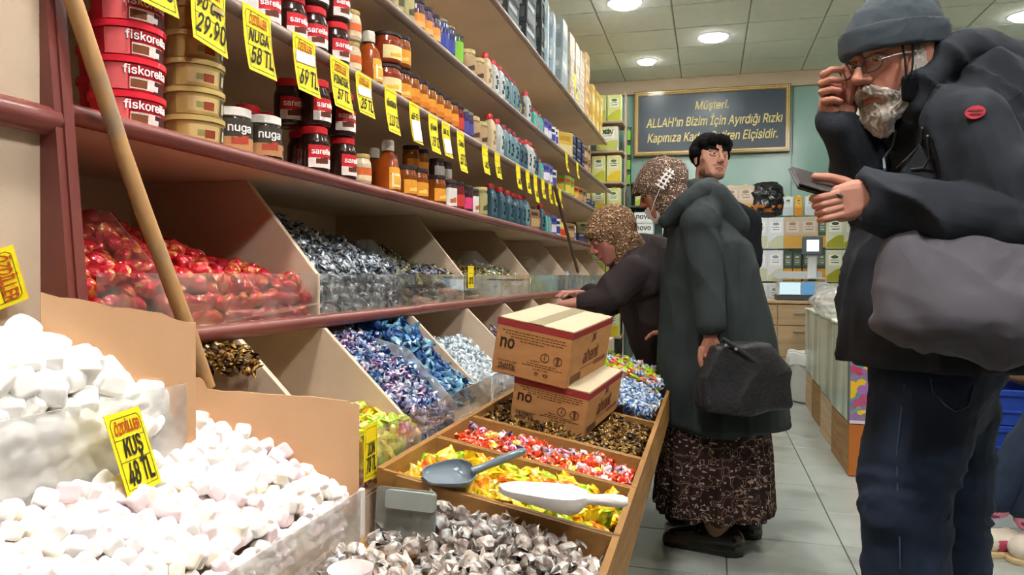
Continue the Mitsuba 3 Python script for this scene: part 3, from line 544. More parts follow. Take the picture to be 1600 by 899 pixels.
def pillow(name, L, W, Hh, cols, seed, bsdf='vc_wrap'):
    nx, ny = 8, 5; V, C, F = [], [], []; g = np.random.default_rng(seed); ck = [lin(c) for c in cols]
    for s in (1, -1):
        o = len(V)
        for i in range(nx):
            for j in range(ny):
                x, y = i / (nx - 1) * 2 - 1, j / (ny - 1) * 2 - 1; crimp = 1 if abs(x) < .72 else .18
                zz = Hh * crimp * max(0, (1 - y * y)) ** .6 * (1 - abs(x) ** 4 * .6)
                yy = y * (1 if abs(x) < .6 else (.78 if abs(x) < .9 else 1.02)) + g.uniform(-.07, .07); xx = x + (g.uniform(-.07, .07) if abs(x) > .9 else 0)
                V.append([xx * L / 2, yy * W / 2, s * zz * (1 + g.uniform(-.25, .25)) + .12 * W * math.sin(x * 2.2 + seed)])
                C.append(ck[0] if g.random() < .62 else ck[1 + int(g.integers(len(ck) - 1))])
        F += [[o + i * ny + j, o + (i + 1) * ny + j, o + (i + 1) * ny + j + 1, o + i * ny + j + 1] for i in range(nx - 1) for j in range(ny - 1)]
    return candy(name, M().add(V, F, np.array(C), flat=True), bsdf)
def cube_sweet(name, s, col, seed, flat=.82):
    m = trimesh.creation.icosphere(subdivisions=2); v = np.array(m.vertices); p = np.sign(v) * np.abs(v) ** .42; p = crumple(p, .09, 1.3, seed)
    return candy(name, M().add(p * [s / 2, s / 2 * .92, s / 2 * flat], m.faces, col), 'powder')
def pile(base, label, cat, group, kinds, x0, x1, y0, y1, zf, s, nmax=300, layers=2, keep=None, scale=(.92, 1.08), tilt=.5, cell=.9, front=None):
    """single pieces on the surface z = zf(x, y); the deeper layer and what is past nmax joined as stuff"""
    g = np.random.default_rng(abs(hash(base)) % 1 + len(scene)); pts = []
    ym = (y0 + y1) / 2
    for L in range(layers):
        y = y0 + s * (.5 + .45 * L); k = 0
        while y < y1 - s * .4:
            x = x0 + s * (.5 + (.5 if (k + L) % 2 else 0)); k += 1
            while x < x1 - s * .3:
                sl = (zf(x + .004, y) - zf(x - .004, y)) / .008; sy = (zf(x, y + .004) - zf(x, y - .004)) / .008
                n = np.array([-sl, -sy, 1]); n /= np.linalg.norm(n)
                p = np.array([x + g.uniform(-.12, .12) * s, y + g.uniform(-.12, .12) * s, 0]); p[2] = zf(p[0], p[1]) + g.uniform(-.22, .22) * s
                p -= n * s * .6 * L
                if keep is None or keep(p): pts.append((L, p, n))
                x += s * cell / math.sqrt(1 + sl * sl) + .0001
            y += s * cell
    if front:                                     # the face of the heap behind a clear front plate at x = front[0], from z = front[1] up
        z = front[1] + s * .4; k = 0
        while z < max(zf(front[0], y) for y in (y0, ym, y1)) - s * .2:
            y = y0 + s * (.5 + .45 * (k % 2)); k += 1
            while y < y1 - s * .4:
                p = np.array([front[0] + g.uniform(-.1, .05) * s, y + g.uniform(-.12, .12) * s, z + g.uniform(-.12, .12) * s])
                if z < zf(front[0], y) - s * .25 and (keep is None or keep(p)): pts.append((0, p, np.array([1.0, 0, .2]) / 1.0198))
                y += s * cell
            z += s * cell
    sight = []
    for L, p, n in pts:
        u, v, d = proj(p); ok = -25 < u < 1625 and -25 < v < 925
        sight.append((L, 0 if ok else 1, d))
    order = sorted(range(len(pts)), key=lambda i: sight[i]); rest = {}
    for q, i in enumerate(order):
        L, p, n = pts[i]
        kd = kinds[int(g.integers(len(kinds)))]
        a, b, c = g.uniform(0, 6.28), g.normal(0, tilt), g.normal(0, tilt)
        R = basis(n, (0, 1, .01)) @ rz(a) @ rot([1, 0, 0], b) @ rot([0, 1, 0], c); sc = g.uniform(*scale)
        if L == 0 and q < nmax and sight[i][1] == 0: put('model_' + kd, base, mat4(R, p, sc), label.replace('{c}', KCOL.get(kd, '')).replace('  ', ' ').strip(), cat, group if '{c}' not in label else group + ', the ' + KCOL.get(kd, 'plain') + ' ones')
        else:
            V, F, C, bs = MODELS[kd]; rest.setdefault(bs, M()).add(V @ R.T * sc + p, F, C)
    for bs, m in rest.items():
        k = obj(base + '_heap', m, bs); tag(k, 'deeper layer of the ' + group, cat, None, 'stuff')
R1, R2, R3 = [foil_egg(f'red_foil_{i}', .0185, .0138, a, b, i) for i, (a, b) in enumerate((('#cc2032', '#d88a48'), ('#d8283a', '#e0a468'), ('#b81a2c', '#c03a40')))]
S1, S2, S3, S4 = [twist(f'silver_{i}', .040, .0115, a, b, 20 + i, c3=c) for i, (a, b, c) in enumerate((('#d8dde2', '#aab6c4', '#4c5a68'), ('#2e3640', '#9aa8b8', '#d0d8e0'), ('#c2ccd8', '#3c4854', '#eef2f6'), ('#1e242c', '#6c7c8c', '#b4c0cc')))]
K1, K2, K3 = [twist(f'dark_{i}', .036, .011, a, b, 30 + i, c3=c) for i, (a, b, c) in enumerate((('#2a2018', '#6a5a30', '#b8a45c'), ('#3a3426', '#8a9a6a', '#d8d8a0'), ('#30264a', '#5a4a7a', '#c8c8d0')))]
N1, N2, N3 = [twist(f'gold_{i}', .030, .0095, a, b, 40 + i, c3=c) for i, (a, b, c) in enumerate((('#2c1a0e', '#5c3c18', '#b08438'), ('#1c120c', '#3c2814', '#6c4c20'), ('#463016', '#8a6228', '#d0b068')))]
P1, P2, P3, P4 = [twist(f'purple_{i}', .036, .0115, a, b, 50 + i, c3=c) for i, (a, b, c) in enumerate((('#2a2460', '#8a9ad0', '#d8e0f4'), ('#4a1e5c', '#b08ac8', '#f0e8f8'), ('#b8c8e4', '#2a4a90', '#e8f0f8'), ('#1c2c60', '#3c6ab0', '#7ab0dc')))]
B1, B2 = [twist(f'blue_{i}', .085, .016, a, b, 60 + i, c3=c, fan=1.3) for i, (a, b, c) in enumerate((('#1a3c70', '#6aa8cc', '#2a5a98'), ('#162a5c', '#3c78b0', '#8ac0dc')))]
W1, W2 = [twist(f'white_{i}', .038, .012, a, b, 64 + i, c3=c, bsdf='vc_wrap') for i, (a, b, c) in enumerate((('#e4ecf0', '#c4d4dc', '#9ab0c0'), ('#d0dce2', '#f0f4f6', '#a8bcc8')))]
Q1, Q2 = [twist(f'skyblue_{i}', .042, .014, a, b, 66 + i, c3=c, bsdf='vc_wrap') for i, (a, b, c) in enumerate((('#3c70b0', '#a8c4e0', '#e8eef4'), ('#c8d8e8', '#5a8ac4', '#2a5aa0')))]
G1, G2, G3, G4 = [twist(f'grey_{i}', .056, .0145, a, b, 70 + i, c3=c, bsdf='vc_wrap', fan=1.2) for i, (a, b, c) in enumerate((('#9a8e84', '#c8c2bc', '#e4e0dc'), ('#b4aaa0', '#8c8480', '#d8d4d0'), ('#7a6c66', '#b0a8a2', '#c8d0d4'), ('#c4bcb6', '#a09890', '#6c605c')))]
Y1, Y2, Y3, Y4, Y5 = [pillow(f'fruit_{i}', .052, .026, .0075, c, 80 + i) for i, c in enumerate((('#f0dc28', '#e8a020', '#f4f0a0'), ('#f2c81c', '#e87a1c', '#c8d838'), ('#b4d830', '#e8e050', '#5a9a2a'), ('#f09228', '#f0d040', '#d8501c'), ('#d8e038', '#f4f4c0', '#88b82c')))]
X1, X2, X3, X4, X5, X6 = [twist(f'mixed_{i}', .036, .0115, a, b, 90 + i, c3=c, bsdf='vc_wrap') for i, (a, b, c) in enumerate((('#d8281c', '#e8703c', '#f4d0b0'), ('#f0c828', '#e86a1c', '#f8f0a0'), ('#3a1a3c', '#8a3a6c', '#c8b0c8'), ('#c02a6c', '#e88ab0', '#f8e0ec'), ('#e8501c', '#f0a050', '#c0281c'), ('#d8d0d8', '#a02a4c', '#f0f0f0')))]
L1, L2, L3 = [cube_sweet(f'delight_{i}', .036, c, 100 + i) for i, c in enumerate(('#f6f5f2', '#f4f2ee', '#f8f8f6'))]
T1, T2, T3, T4 = [cube_sweet(f'nougat_{i}', .024, c, 110 + i, .8) for i, c in enumerate(('#f6f4f2', '#f2dfe2', '#f6efe0', '#f4ecee'))]
KCOL = {**dict(zip((X1, X2, X3, X4, X5, X6), ('red', 'yellow', 'dark purple', 'pink', 'orange', 'white and crimson'))), **dict(zip((Y1, Y2, Y3, Y4, Y5), ('yellow', 'golden', 'green', 'orange', 'lime'))), **dict(zip((T1, T2, T3, T4), ('white', 'pink', 'cream', 'pale pink'))), **dict(zip((S1, S2, S3, S4), ('bright silver', 'black and silver', 'pale silver', 'black'))), **dict(zip((P1, P2, P3, P4), ('dark blue', 'purple', 'pale blue', 'navy'))), **dict(zip((G1, G2, G3, G4), ('grey', 'pale brown', 'dark grey', 'pale grey'))), **dict(zip((N1, N2, N3), ('brown', 'dark brown', 'gold'))), **dict(zip((Q1, Q2, W1, W2), ('blue', 'pale blue', 'white', 'grey white'))), **dict(zip((B1, B2), ('blue', 'navy'))), **dict(zip((K1, K2, K3), ('brown', 'olive', 'violet'))), R1: 'red', R2: 'bright red', R3: 'dark red'}
# upper bins
def zred(x, y): return 1.05 + (.5 if y < 1.1 else .5 - .8 * (y - 1.1)) * (-x - .893) + .012 * math.sin(x * 40) * math.sin(y * 31)
pile('red_foil_chocolate', '{c} foil-wrapped chocolate in the first upper bin behind the wooden pole', 'chocolate', 'red foil chocolates', [R1, R1, R2, R3], -1.27, -.912, .885, 1.535, zred, .0335, 300, front=(-.915, ZL + .014), keep=lambda p: abs(p[1] - 1.045) > .019)
def bump(x, y, a, f): return a * (math.sin(x * f + y * f * .7) * math.sin(y * f * 1.1 - x * f * .3))
pile('silver_candy', '{c} foil candy in the second upper bin', 'candy', 'silver foil candies', [S1, S2, S3, S4], -1.30, -.908, 1.57, 2.055, lambda x, y: 1.085 + .42 * (-x - .893) + bump(x, y, .012, 25), .0285, 300, front=(-.912, ZL + .014))
pile('dark_candy', '{c} candy with pale wrapper ends in the third upper bin', 'candy', 'dark candies of the third upper bin', [K1, K2, K3, S4], -1.22, -.908, 2.09, 2.585, lambda x, y: 1.062 + .28 * (-x - .893) + (.16 * max(0, -x - 1.05)) + bump(x, y, .01, 22), .031, 150, front=(-.913, ZL + .014))
pile('brown_candy', '{c} candy in the fourth upper bin', 'candy', 'brown candies of the fourth upper bin', [K1, N3, K2], -1.2, -.908, 2.62, 3.10, lambda x, y: 1.062 + .3 * (-x - .893) + bump(x, y, .012, 20), .033, 120, front=(-.913, ZL + .014))
pile('brown_candy', '{c} candy in the fifth upper bin', 'candy', 'brown candies of the fifth upper bin', [K1, K2, W2], -1.15, -.908, 3.14, 3.635, lambda x, y: 1.052 + .28 * (-x - .893) + bump(x, y, .015, 18), .036, 90, front=(-.913, ZL + .014))
pile('small_candy', '{c} candy in the sixth upper bin', 'candy', 'candies of the sixth upper bin', [W1, K2, Y1], -1.1, -.91, 3.67, 4.15, lambda x, y: 1.03 + .15 * (-x - .893), .042, 60, front=(-.913, ZL + .014))
pile('small_candy', '{c} candy in the seventh upper bin', 'candy', 'candies of the seventh upper bin', [W1, Q1, W2], -1.1, -.91, 4.19, 4.66, lambda x, y: 1.04 + .15 * (-x - .893), .042, 60, front=(-.913, ZL + .014))
pile('small_candy', '{c} candy in the eighth upper bin', 'candy', 'candies of the eighth upper bin', [Q1, Q2, W1, X1], -1.1, -.92, 4.70, 5.13, lambda x, y: 1.06 + .25 * (-x - .893) + bump(x, y, .02, 15), .046, 50, front=(-.913, ZL + .014))
# lower bins
def zlow(x, y): return min(.93, max(.752, .925 - (x + .87) * .78))
pile('brown_gold_candy', '{c} candy in the lower bin behind the cardboard flap', 'candy', 'dark brown candies of the first lower bin', [N1, N2, N1, N3], -1.02, -.80, 1.09, 1.215, lambda x, y: .885 + .06 * math.sin((-x - .75) * 9), .026, 60, keep=lambda p: True)
pile('purple_blue_candy', '{c} foil candy in the second lower bin', 'candy', 'purple and blue candies', [P1, P2, P3, P4], -.93, -.632, 1.56, 1.792, lambda x, y: zlow(x, y) - .012 + bump(x, y, .01, 30), .0265, 260, front=(-.637, .685))
pile('blue_twist_candy', 'long {c} twisted candy in the lower bin beside the purple ones', 'candy', 'long blue twisted candies', [B1, B2], -.95, -.655, 1.825, 2.045, lambda x, y: zlow(x, y) - .008 + bump(x, y, .012, 20), .042, 60, tilt=.35)
pile('white_candy', '{c} twisted candy in the lower bin behind the cartons', 'candy', 'white twisted candies', [W1, W2], -.93, -.64, 2.10, 2.58, lambda x, y: max(zlow(x, y) - .085, .70), .032, 120)
pile('dark_red_candy', '{c} candy far down in the lower bins', 'candy', 'dark candies of the far lower bins', [K1, K3, X3], -.93, -.64, 2.62, 3.6, lambda x, y: max(zlow(x, y) - .09, .70), .045, 80)
pile('fruit_candy', '{c} candy behind the clear front with the price tag', 'candy', 'fruit candies in the low clear bin', [Y3, Y5, X4, Y1], -.80, -.635, 1.25, 1.53, lambda x, y: .752 + .1 * (-x - .635), .034, 60, front=(-.64, .665))

# ---------------------------------------------------------------- sloping wooden trays in front
XT0, XT1 = -.604, -.144
def zt(x): return .712 - .184 * (x + .6)
TRAYS = [('heaped with grey twisted candy', .72, 1.262), ('of yellow fruit candy with two scoops in it', 1.262, 1.557), ('of red and mixed candy', 1.557, 1.812), ('of gold and brown candy under the cartons', 1.812, 2.27), ('of blue and white candy behind the cartons', 2.27, 2.70), ('of colourful candy, the farthest one', 2.70, 3.12)]
for d, y0, y1 in TRAYS:
    t = thing('candy_tray', f'sloping brown wooden tray {d}', 'tray')
    XT0 = -.572 if y0 < 1 else -.604
    def slab(x0, x1, a, b, up, dn):
        v = [(x, y, zt(x) + o) for x in (x0, x1) for y in (a, b) for o in (dn, up)]
        return M().add(v, [[0, 1, 3, 2], [4, 6, 7, 5], [0, 4, 5, 1], [2, 3, 7, 6], [1, 5, 7, 3], [0, 2, 6, 4]], '#ffffff', True)
    obj('bottom', slab(XT0, XT1, y0 + .001, y1 - .001, -.085, -.095), 'traywood', t)
    obj('back_board', slab(XT0, XT0 + .006, y0 + .001, 1.262, -.12, -.085) if y0 < 1 else slab(XT0, XT0 + .012, y0 + .001, y1 - .001, 0, -.085), 'traywood', t)
    obj('front_board', slab(XT1 - .012, XT1, y0 + .001, y1 - .001, 0, -.112), 'traywood', t)
    for a in (y0 + .001, y1 - .011): obj('side_board', slab(XT0 + .012, XT1 - .012, a, a + .010, -.002, -.085), 'traywood', t)
st = thing('tray_stand', 'dark wooden stand carrying the sloping trays', 'stand')
obj('plinth', quad_box((XL0 + .02, .7, 0), (-.40, 3.12, .57), bevel=.004), 'oak', st)
for y in (.8, 1.6, 2.4, 3.05):
    obj('bracket', M().prism([(-.40, .535), (-.17, .50), (-.17, .525), (-.40, .566)], .02, (0, y + .01, 0), (1, 0, 0), (0, 0, 1), '#ffffff'), 'oak', st)
UPC = ((-.369, 1.923, .771), (-.127, .173, .06), (.223, .392, .155)); LOC = ((-.323, 1.935, .640), (-.122, .165, .055), (.217, .36, .124))
def cart_R(c): a, b, g = c[1]; return rz(a) @ rot([0, 1, 0], b) @ rot([1, 0, 0], g)
def in_carton(p, mrg=.012):
    for c in (LOC,):
        q = cart_R(c).T @ (p - np.array(c[0])); w, l, h = c[2]
        if -w - mrg < q[0] < mrg and -mrg < q[1] < l + mrg and q[2] < h: return True
    return False
WS = at(852, 770, Z=.70)
def in_scoop(p): return abs(p[0] - WS[0]) < .085 and abs(p[1] - WS[1]) < .045 or abs(p[0] + .475) < .05 and abs(p[1] - 1.35) < .035
pile('grey_twist_candy', '{c} twisted candy in the nearest tray', 'candy', 'grey twisted candies', [G1, G2, G3, G4], -.555, -.16, .76, 1.25, lambda x, y: max(zt(x) - .066, zt(x) - .034 + .012 * math.sin((x + .6) * 6.8) + bump(x, y, .01, 22) - .06 * min(1, max(0, (-.37 - x) / .12)) * min(1, max(0, (1.2 - y) / .1)) - .045 * math.exp(-((x + .46) / .09) ** 2 - ((y - 1.0) / .1) ** 2)), .037, 280, tilt=.6, keep=lambda p: not (-.57 < p[0] < -.43 and 1.05 < p[1] < 1.1))
pile('yellow_fruit_candy', '{c} wrapped fruit candy in the tray with the scoops', 'candy', 'wrapped fruit candies', [Y1, Y2, Y2, Y4, Y3, Y1], -.59, -.16, 1.276, 1.545, lambda x, y: zt(x) - .036 + .012 * math.sin((x + .6) * 6.8) + .012 + bump(x, y, .008, 26) - (.034 if in_scoop((x, y)) else 0), .0335, 300, tilt=.45, layers=2)
pile('mixed_candy', '{c} twisted candy in the third tray', 'candy', 'mixed twisted candies', [X1, X2, X3, X4, X5, X6, X1, X5], -.59, -.16, 1.571, 1.80, lambda x, y: zt(x) - .034 + .014 * math.sin((x + .6) * 6.8) + bump(x, y, .007, 30), .0265, 300)
pile('gold_brown_candy', 'tiny {c} candy around the cartons', 'candy', 'gold and brown candies', [N1, N2, N3], -.59, -.16, 1.826, 2.258, lambda x, y: zt(x) - .022 + .016 * math.sin((x + .6) * 6.8) + bump(x, y, .008, 24), .0245, 300, keep=lambda p: not in_carton(p))
pile('blue_white_candy', '{c} wrapped candy in the tray behind the cartons', 'candy', 'blue and white candies', [Q1, Q2, Q1, W1], -.59, -.16, 2.284, 2.69, lambda x, y: zt(x) - .0 + .05 * math.sin((x + .6) * 6.8), .036, 160, keep=lambda p: not in_carton(p))
pile('colourful_candy', '{c} candy in the farthest tray', 'candy', 'colourful candies of the farthest tray', [X1, X2, Y3, Q1, X6], -.59, -.16, 2.714, 3.11, lambda x, y: zt(x) + .02 + .05 * math.sin((x + .6) * 6.8), .042, 100)

# ---------------------------------------------------------------- two cartons on the tray
def carton_thing(c, label, seed):
    p, (a, b, g), (w, l, h) = c; R = cart_R(c); O = np.array(p); t = thing('cardboard_carton', label, 'carton')
    obj('body', M().box((-w, 0, 0), (0, l, h), '#ffffff', R=R, t=O, bevel=.003), 'carton', t)
    f = M(); f.box((-w + .002, .002, h), (-w / 2 - .001, l - .002, h + .003), '#b5a78c', R=R, t=O, bevel=.001); f.box((-w / 2 + .001, .002, h), (-.002, l - .002, h + .003), '#b5a78c', R=R, t=O, bevel=.001)
    obj('top_flap', f, 'vc', t)
    bd = M(); e = .0008; bh = h - .018
    bd.box((-w - e, -e, bh), (e, 0, h), '#8c2f30', R=R, t=O); bd.box((0, 0, bh), (e, l + e, h), '#8c2f30', R=R, t=O); bd.box((-w - e, 0, bh), (-w, l + e, h), '#8c2f30', R=R, t=O); bd.box((-w, l, bh), (0, l + e, h), '#8c2f30', R=R, t=O)
    obj('red_border', bd, 'vc', t)
    tp = M(); tp.box((-w / 2 - .022, -.001, h + .003), (-w / 2 + .022, l + .001, h + .0036), '#938a72', R=R, t=O); obj('packing_tape', tp, 'vc_gloss', t)
    ink = '#5a3a20'; pr = M(); U, V, W = R[:, 0], R[:, 2], R[:, 1]
    def F(x, z): return O + R @ np.array([-w + x * w, -.001, z * h])
    def line(x0, x1, z, th=.0022):
        q = [F(x0, z), F(x1, z), F(x1, z + th / h), F(x0, z + th / h)]; pr.add(q, [[0, 1, 2, 3]], ink)
    g_ = np.random.default_rng(seed)
    for zz, x0, x1 in ((.80, .08, .92), (.75, .13, .93), (.70, .2, .9), (.65, .33, .66), (.36, .5, .62), (.31, .46, .84), (.27, .40, .92), (.22, .55, .75)):
        x = x0
        while x < x1: d = g_.uniform(.02, .06); line(x, min(x + d, x1), zz); x += d + .012
    pr.text('no', .034 * h / .155, F(.17, .5), U, V, '#2e2016', True, depth=.0003, width=.042)
    pr.text('15400506', .014, F(.2, .12), U, V, '#2e2016', True, depth=.0003, width=.05)
    for a0, a1, b0, b1 in ((.06, .34, .09, .1), (.06, .34, .24, .25)): line(a0, a1, a0 * 0 + b0, .001); line(a0, a1, b1 + .01, .001)
    for cx, cz in ((.68, .46), (.85, .45)):
        ring = shapely.Point(0, 0).buffer(.0125).difference(shapely.Point(0, 0).buffer(.0105)); pr.prism(ring, .0004, F(cx, cz), U, V, ink)
        pr.text('i' if cx < .7 else '≋', .012, F(cx, cz) - V * .006, U, V, ink, True, depth=.0003)
    for cx in (.6, .72): pr.prism(shapely.affinity.scale(shapely.Point(0, 0).buffer(.006), 1.2 if cx > .65 else .8, .8).difference(shapely.Point(0, 0).buffer(.0028)), .0004, F(cx, .15), U, V, ink)
    def G(y, z): return O + R @ np.array([.001, y * l, z * h])
    pr.text('ahenk', .04, G(.5, .33), W, V, '#6a3a24', True, depth=.0003, width=.15, shear=.1)
    pr.prism([(-.02, 0), (.0, .006), (.018, .002), (.012, .016), (.02, .026), (0, .02), (-.016, .028), (-.01, .014)], .0004, G(.52, .68), W, V, '#6a3a24')
    q = [G(.25, .24), G(.8, .24), G(.8, .255), G(.25, .255)]; pr.add(q, [[0, 1, 2, 3]], '#6a3a24'); q = [G(.6, .19), G(.92, .19), G(.92, .28), G(.6, .28)]; pr.add([x + R[:, 0] * .0003 for x in q], [[0, 1, 2, 3]], '#7a4a2c')
    q = [G(.06, .06), G(.3, .06), G(.3, .2), G(.06, .2)]; pr.add(q, [[0, 1, 2, 3]], '#5a3a24')
    obj('print', pr, 'vc', t)
carton_thing(UPC, 'upper brown carton with red border resting on another carton', 1)
carton_thing(LOC, 'lower brown carton with red border standing in the gold brown candy', 2)

# ---------------------------------------------------------------- scoops
def scoop(name, label, O, ax, L, w, dp, col, bsdf, hl, hr, up=(0, 0, 1), hup=0.0, cat='scoop'):
    ax = np.asarray(ax, float) / np.linalg.norm(ax); up = np.asarray(up, float); sd = np.cross(up, ax); sd /= np.linalg.norm(sd); up = np.cross(ax, sd)
    ns, na = 14, 13; t = thing(name, label, cat); m = M()
    def surf(off):
        V = []
        for i in range(ns):
            s = i / (ns - 1); wd = w * (.62 + .38 * min(1, s * 1.7) if s < .75 else 1 - .55 * ((s - .75) / .25) ** 2) * (math.sqrt(max(0, 1 - (1 - s * 4.5) ** 2)) if s < .22 else 1) + .002; dd = dp * (.35 + .65 * min(1, s * 1.25)) * (1 if s < .9 else 1 - .5 * (s - .9) / .1)
            for j in range(na):
                a = math.pi * (1 + j / (na - 1)); ca, sa = math.cos(a), math.sin(a)
                V.append(O + ax * (s - .5) * L + sd * (np.sign(ca) * abs(ca) ** .7) * (wd / 2 - off) + up * sa * (dd - off))
        return V
    f = [[i * na + j, i * na + j + 1, (i + 1) * na + j + 1, (i + 1) * na + j] for i in range(ns - 1) for j in range(na - 1)]
    A, B = surf(0), surf(.0025); m.add(A, f, col); m.add(B, f, col)
    n0 = ns * na; rim = [[i * na, (i + 1) * na, n0 + (i + 1) * na, n0 + i * na] for i in range(ns - 1)] + [[i * na + na - 1, (i + 1) * na + na - 1, n0 + (i + 1) * na + na - 1, n0 + i * na + na - 1] for i in range(ns - 1)]
    rim += [[e * na + j, e * na + j + 1, n0 + e * na + j + 1, n0 + e * na + j] for e in (0,) for j in range(na - 1)]
    m.add(A + B, rim, col, True)
    e = (ns - 1) * na; m.add([A[e + j] for j in range(na)] + [O + ax * .5 * L], [[j, j + 1, na] for j in range(na - 1)], col, True)
    obj('bowl', m, bsdf, t)
    h = M(); P = [O + ax * (.47 * L + hl * q) + up * (-.25 * dp + hup * q * hl + .1 * dp * q) for q in (0, .12, .3, .5, .7, .88, 1)]; h.tube(P, [hr * q for q in (1.15, .9, .85, 1.0, 1.05, .95, .6)], col, 12); obj('grip', h, bsdf, t)
scoop('candy_scoop', 'white plastic scoop lying in the yellow fruit candy', np.array([WS[0] - .005, WS[1], .705]), (1, .10, -.05), .155, .092, .036, '#f4f4f2', 'vc', .075, .011)
gs = at(700, 738, Z=.712)
scoop('candy_scoop', 'dark grey plastic scoop with long handle in the fruit candy', gs, (.62, .42, .04), .10, .078, .026, '#6e7c88', 'vc_gloss', .105, .0085, up=(.25, -.25, 1), hup=.28)
# grey clear panel standing among the grey candies
gp = at(632, 848, X=-.50); t = thing('plastic_divider', 'smoky grey plastic panel standing upright in the grey twisted candy', 'panel')
rr = shapely.box(-.05, -.03, .05, .082).buffer(.008); Ug = np.array([.98, -.06, 0]); obj('sheet', M().prism(rr, .004, gp + np.array([0, 0, .0]), Ug, (0, .12, 1), '#747872'), 'vc_gloss', t)
obj('ledge', M().prism(shapely.box(-.03, .062, .054, .084).buffer(.004), .012, gp + np.array([0, -.004, .0]), Ug, (0, .12, 1), '#8f9a96'), 'vc_gloss', t)

# ---------------------------------------------------------------- white sweets in the near bins
db = thing('sweet_bin', 'clear-fronted bin heaped with large white powdered cubes', 'bin')
obj('clear_front', quad_box((-.752, .25, .78), (-.749, .92, .914)), 'acrylic_dusty', db)
obj('clear_side', quad_box((-.86, .918, .78), (-.752, .921, .90)), 'acrylic_dusty', db)
obj('bottom', quad_box((-.92, .25, .765), (-.749, .92, .78)), 'laminate', db)
db2 = thing('sweet_bin', 'clear-fronted bin heaped with small pink and white powdered sweets', 'bin')
obj('clear_front', quad_box((-.582, .25, .52), (-.578, 1.150, .703)), 'acrylic_dusty', db2)
obj('clear_side', quad_box((-.74, 1.150, .64), (-.578, 1.154, .69)), 'acrylic_dusty', db2)
obj('corner_post', quad_box((-.584, 1.142, .52), (-.574, 1.156, .706), '#e4e2dc', bevel=.002), 'vc', db2)
obj('bottom', quad_box((-.93, .25, .64), (-.584, 1.05, .655)), 'laminate', db2)
def flap(label, p0, p1, poly, th=.005):
    """a cut piece of cardboard; poly in metres along p0 > p1 and up"""
    p0, p1 = np.array(p0, float), np.array(p1, float); u = (p1 - p0); u /= np.linalg.norm(u)
    k = obj('cardboard_flap', M().prism(poly, th, p0, u, (0, 0, 1), '#ffffff'), 'cardboard'); tag(k, label, 'cardboard')
g_ = np.random.default_rng(3)
def torn(a, b, n): return [(a[0] + (b[0] - a[0]) * i / n, a[1] + (b[1] - a[1]) * i / n + (g_.uniform(-.004, .004) if 0 < i < n else 0)) for i in range(n + 1)]
Lc = np.hypot(.115, .159)
flap('torn cardboard flap behind the large white cubes', (-.862, .776, .80), (-.747, .935, .80), [(0, 0), (Lc, 0)] + torn((Lc, .205), (.6 * Lc, .226), 5) + torn((.55 * Lc, .228), (0, .252), 5))
Lc = np.hypot(.22, .175)
flap('torn cardboard flap standing behind the small pink and white sweets', (-.81, .985, .66), (-.59, 1.16, .66), [(0, 0), (Lc, 0)] + torn((Lc, .19), (.93 * Lc, .198), 3) + torn((.7 * Lc, .21), (.22 * Lc, .226), 6) + torn((.13 * Lc, .232), (.09 * Lc, .25), 2) + [(0, .252)])
def zbig(x, y): return .905 + 1.02 * (-x - .752) * min(1, max(0.0, (.965 - y) / .2)) + .012 * math.sin(x * 70) * math.sin(y * 50)
pile('white_delight_cube', 'large white powdered cube in the upper near bin', 'sweet', 'large white powdered cubes', [L1, L2, L3], -.872, -.742, .48, .915, zbig, .0345, 200, layers=3, front=(-.775, .782), keep=lambda p: p[2] < .90 or p[0] > -.875 and (p[1] - .776) < (p[0] + .862) * 1.38 + .02 - .022 and p[0] < -.772 + (.02 if p[2] > .92 else 0), tilt=.6)
def zsm(x, y): return .698 + .78 * (-x - .582) + .01 * math.sin(x * 80) * math.sin(y * 60)
pile('pink_white_sweet', 'small {c} powdered sweet in the lower near bin', 'sweet', 'small pink and white powdered sweets', [T1, T1, T2, T3, T4], -.79, -.592, .55, 1.13, zsm, .0235, 300, layers=2, front=(-.597, .60), keep=lambda p: (p[1] - .985) < (p[0] + .81) * .795 - .016 and not (p[0] < -.738 and p[1] < .935), tilt=.6)
# tags at the near bins
p = at(190, 643, X=-.725); price_tag('price_tag', p, (0, 1, .07), (.3, .17, -1), .058, .105, [('ÖZDİLLER', .26, .13, .72, RDI), ('KUŞ', .55, .22, .5, DKI), ('48 TL', .9, .27, .7, DKI)], 'yellow price tag with the word KUŞ leaning on the large white cubes', curl=0)
p = at(33, 425, X=-.915); price_tag('price_tag', p, (0, .32, -1), (0, -1, -.32), .078, .11, [('ÖZDİLLER', .32, .2, .8, RDI), ('90', .75, .3, .5, DKI)], 'yellow price tag on the cream panel at the left edge')
p = at(580, 662, X=-.612); price_tag('price_tag', p, (0, 1, -.02), (.0, 0, -1), .055, .105, [('ION', .55, .2, .5, DKI), ('78 TL', .86, .26, .7, DKI)], 'narrow yellow price tag on the clear lower bin beside the cardboard flap', curl=0)
p = at(736, 416, X=-.884); price_tag('price_tag', p, (0, 1, 0), (0, 0, -1), .07, .085, [('35 TL', .8, .28, .7, DKI)], 'small yellow price tag on the clear front of the fourth upper bin')
k = obj('paper_cup', M().lathe([(.024, 0), (.03, .03), (.031, .032)], '#f2eeee', 20, t=at(548, 890, X=-.46) - np.array([0, 0, .03])).lathe([(.0303, .012), (.0308, .022)], '#c83a5c', 20, t=at(548, 890, X=-.46) - np.array([0, 0, .03])), 'vc'); tag(k, 'white and pink paper cup at the bottom edge of the picture', 'cup')

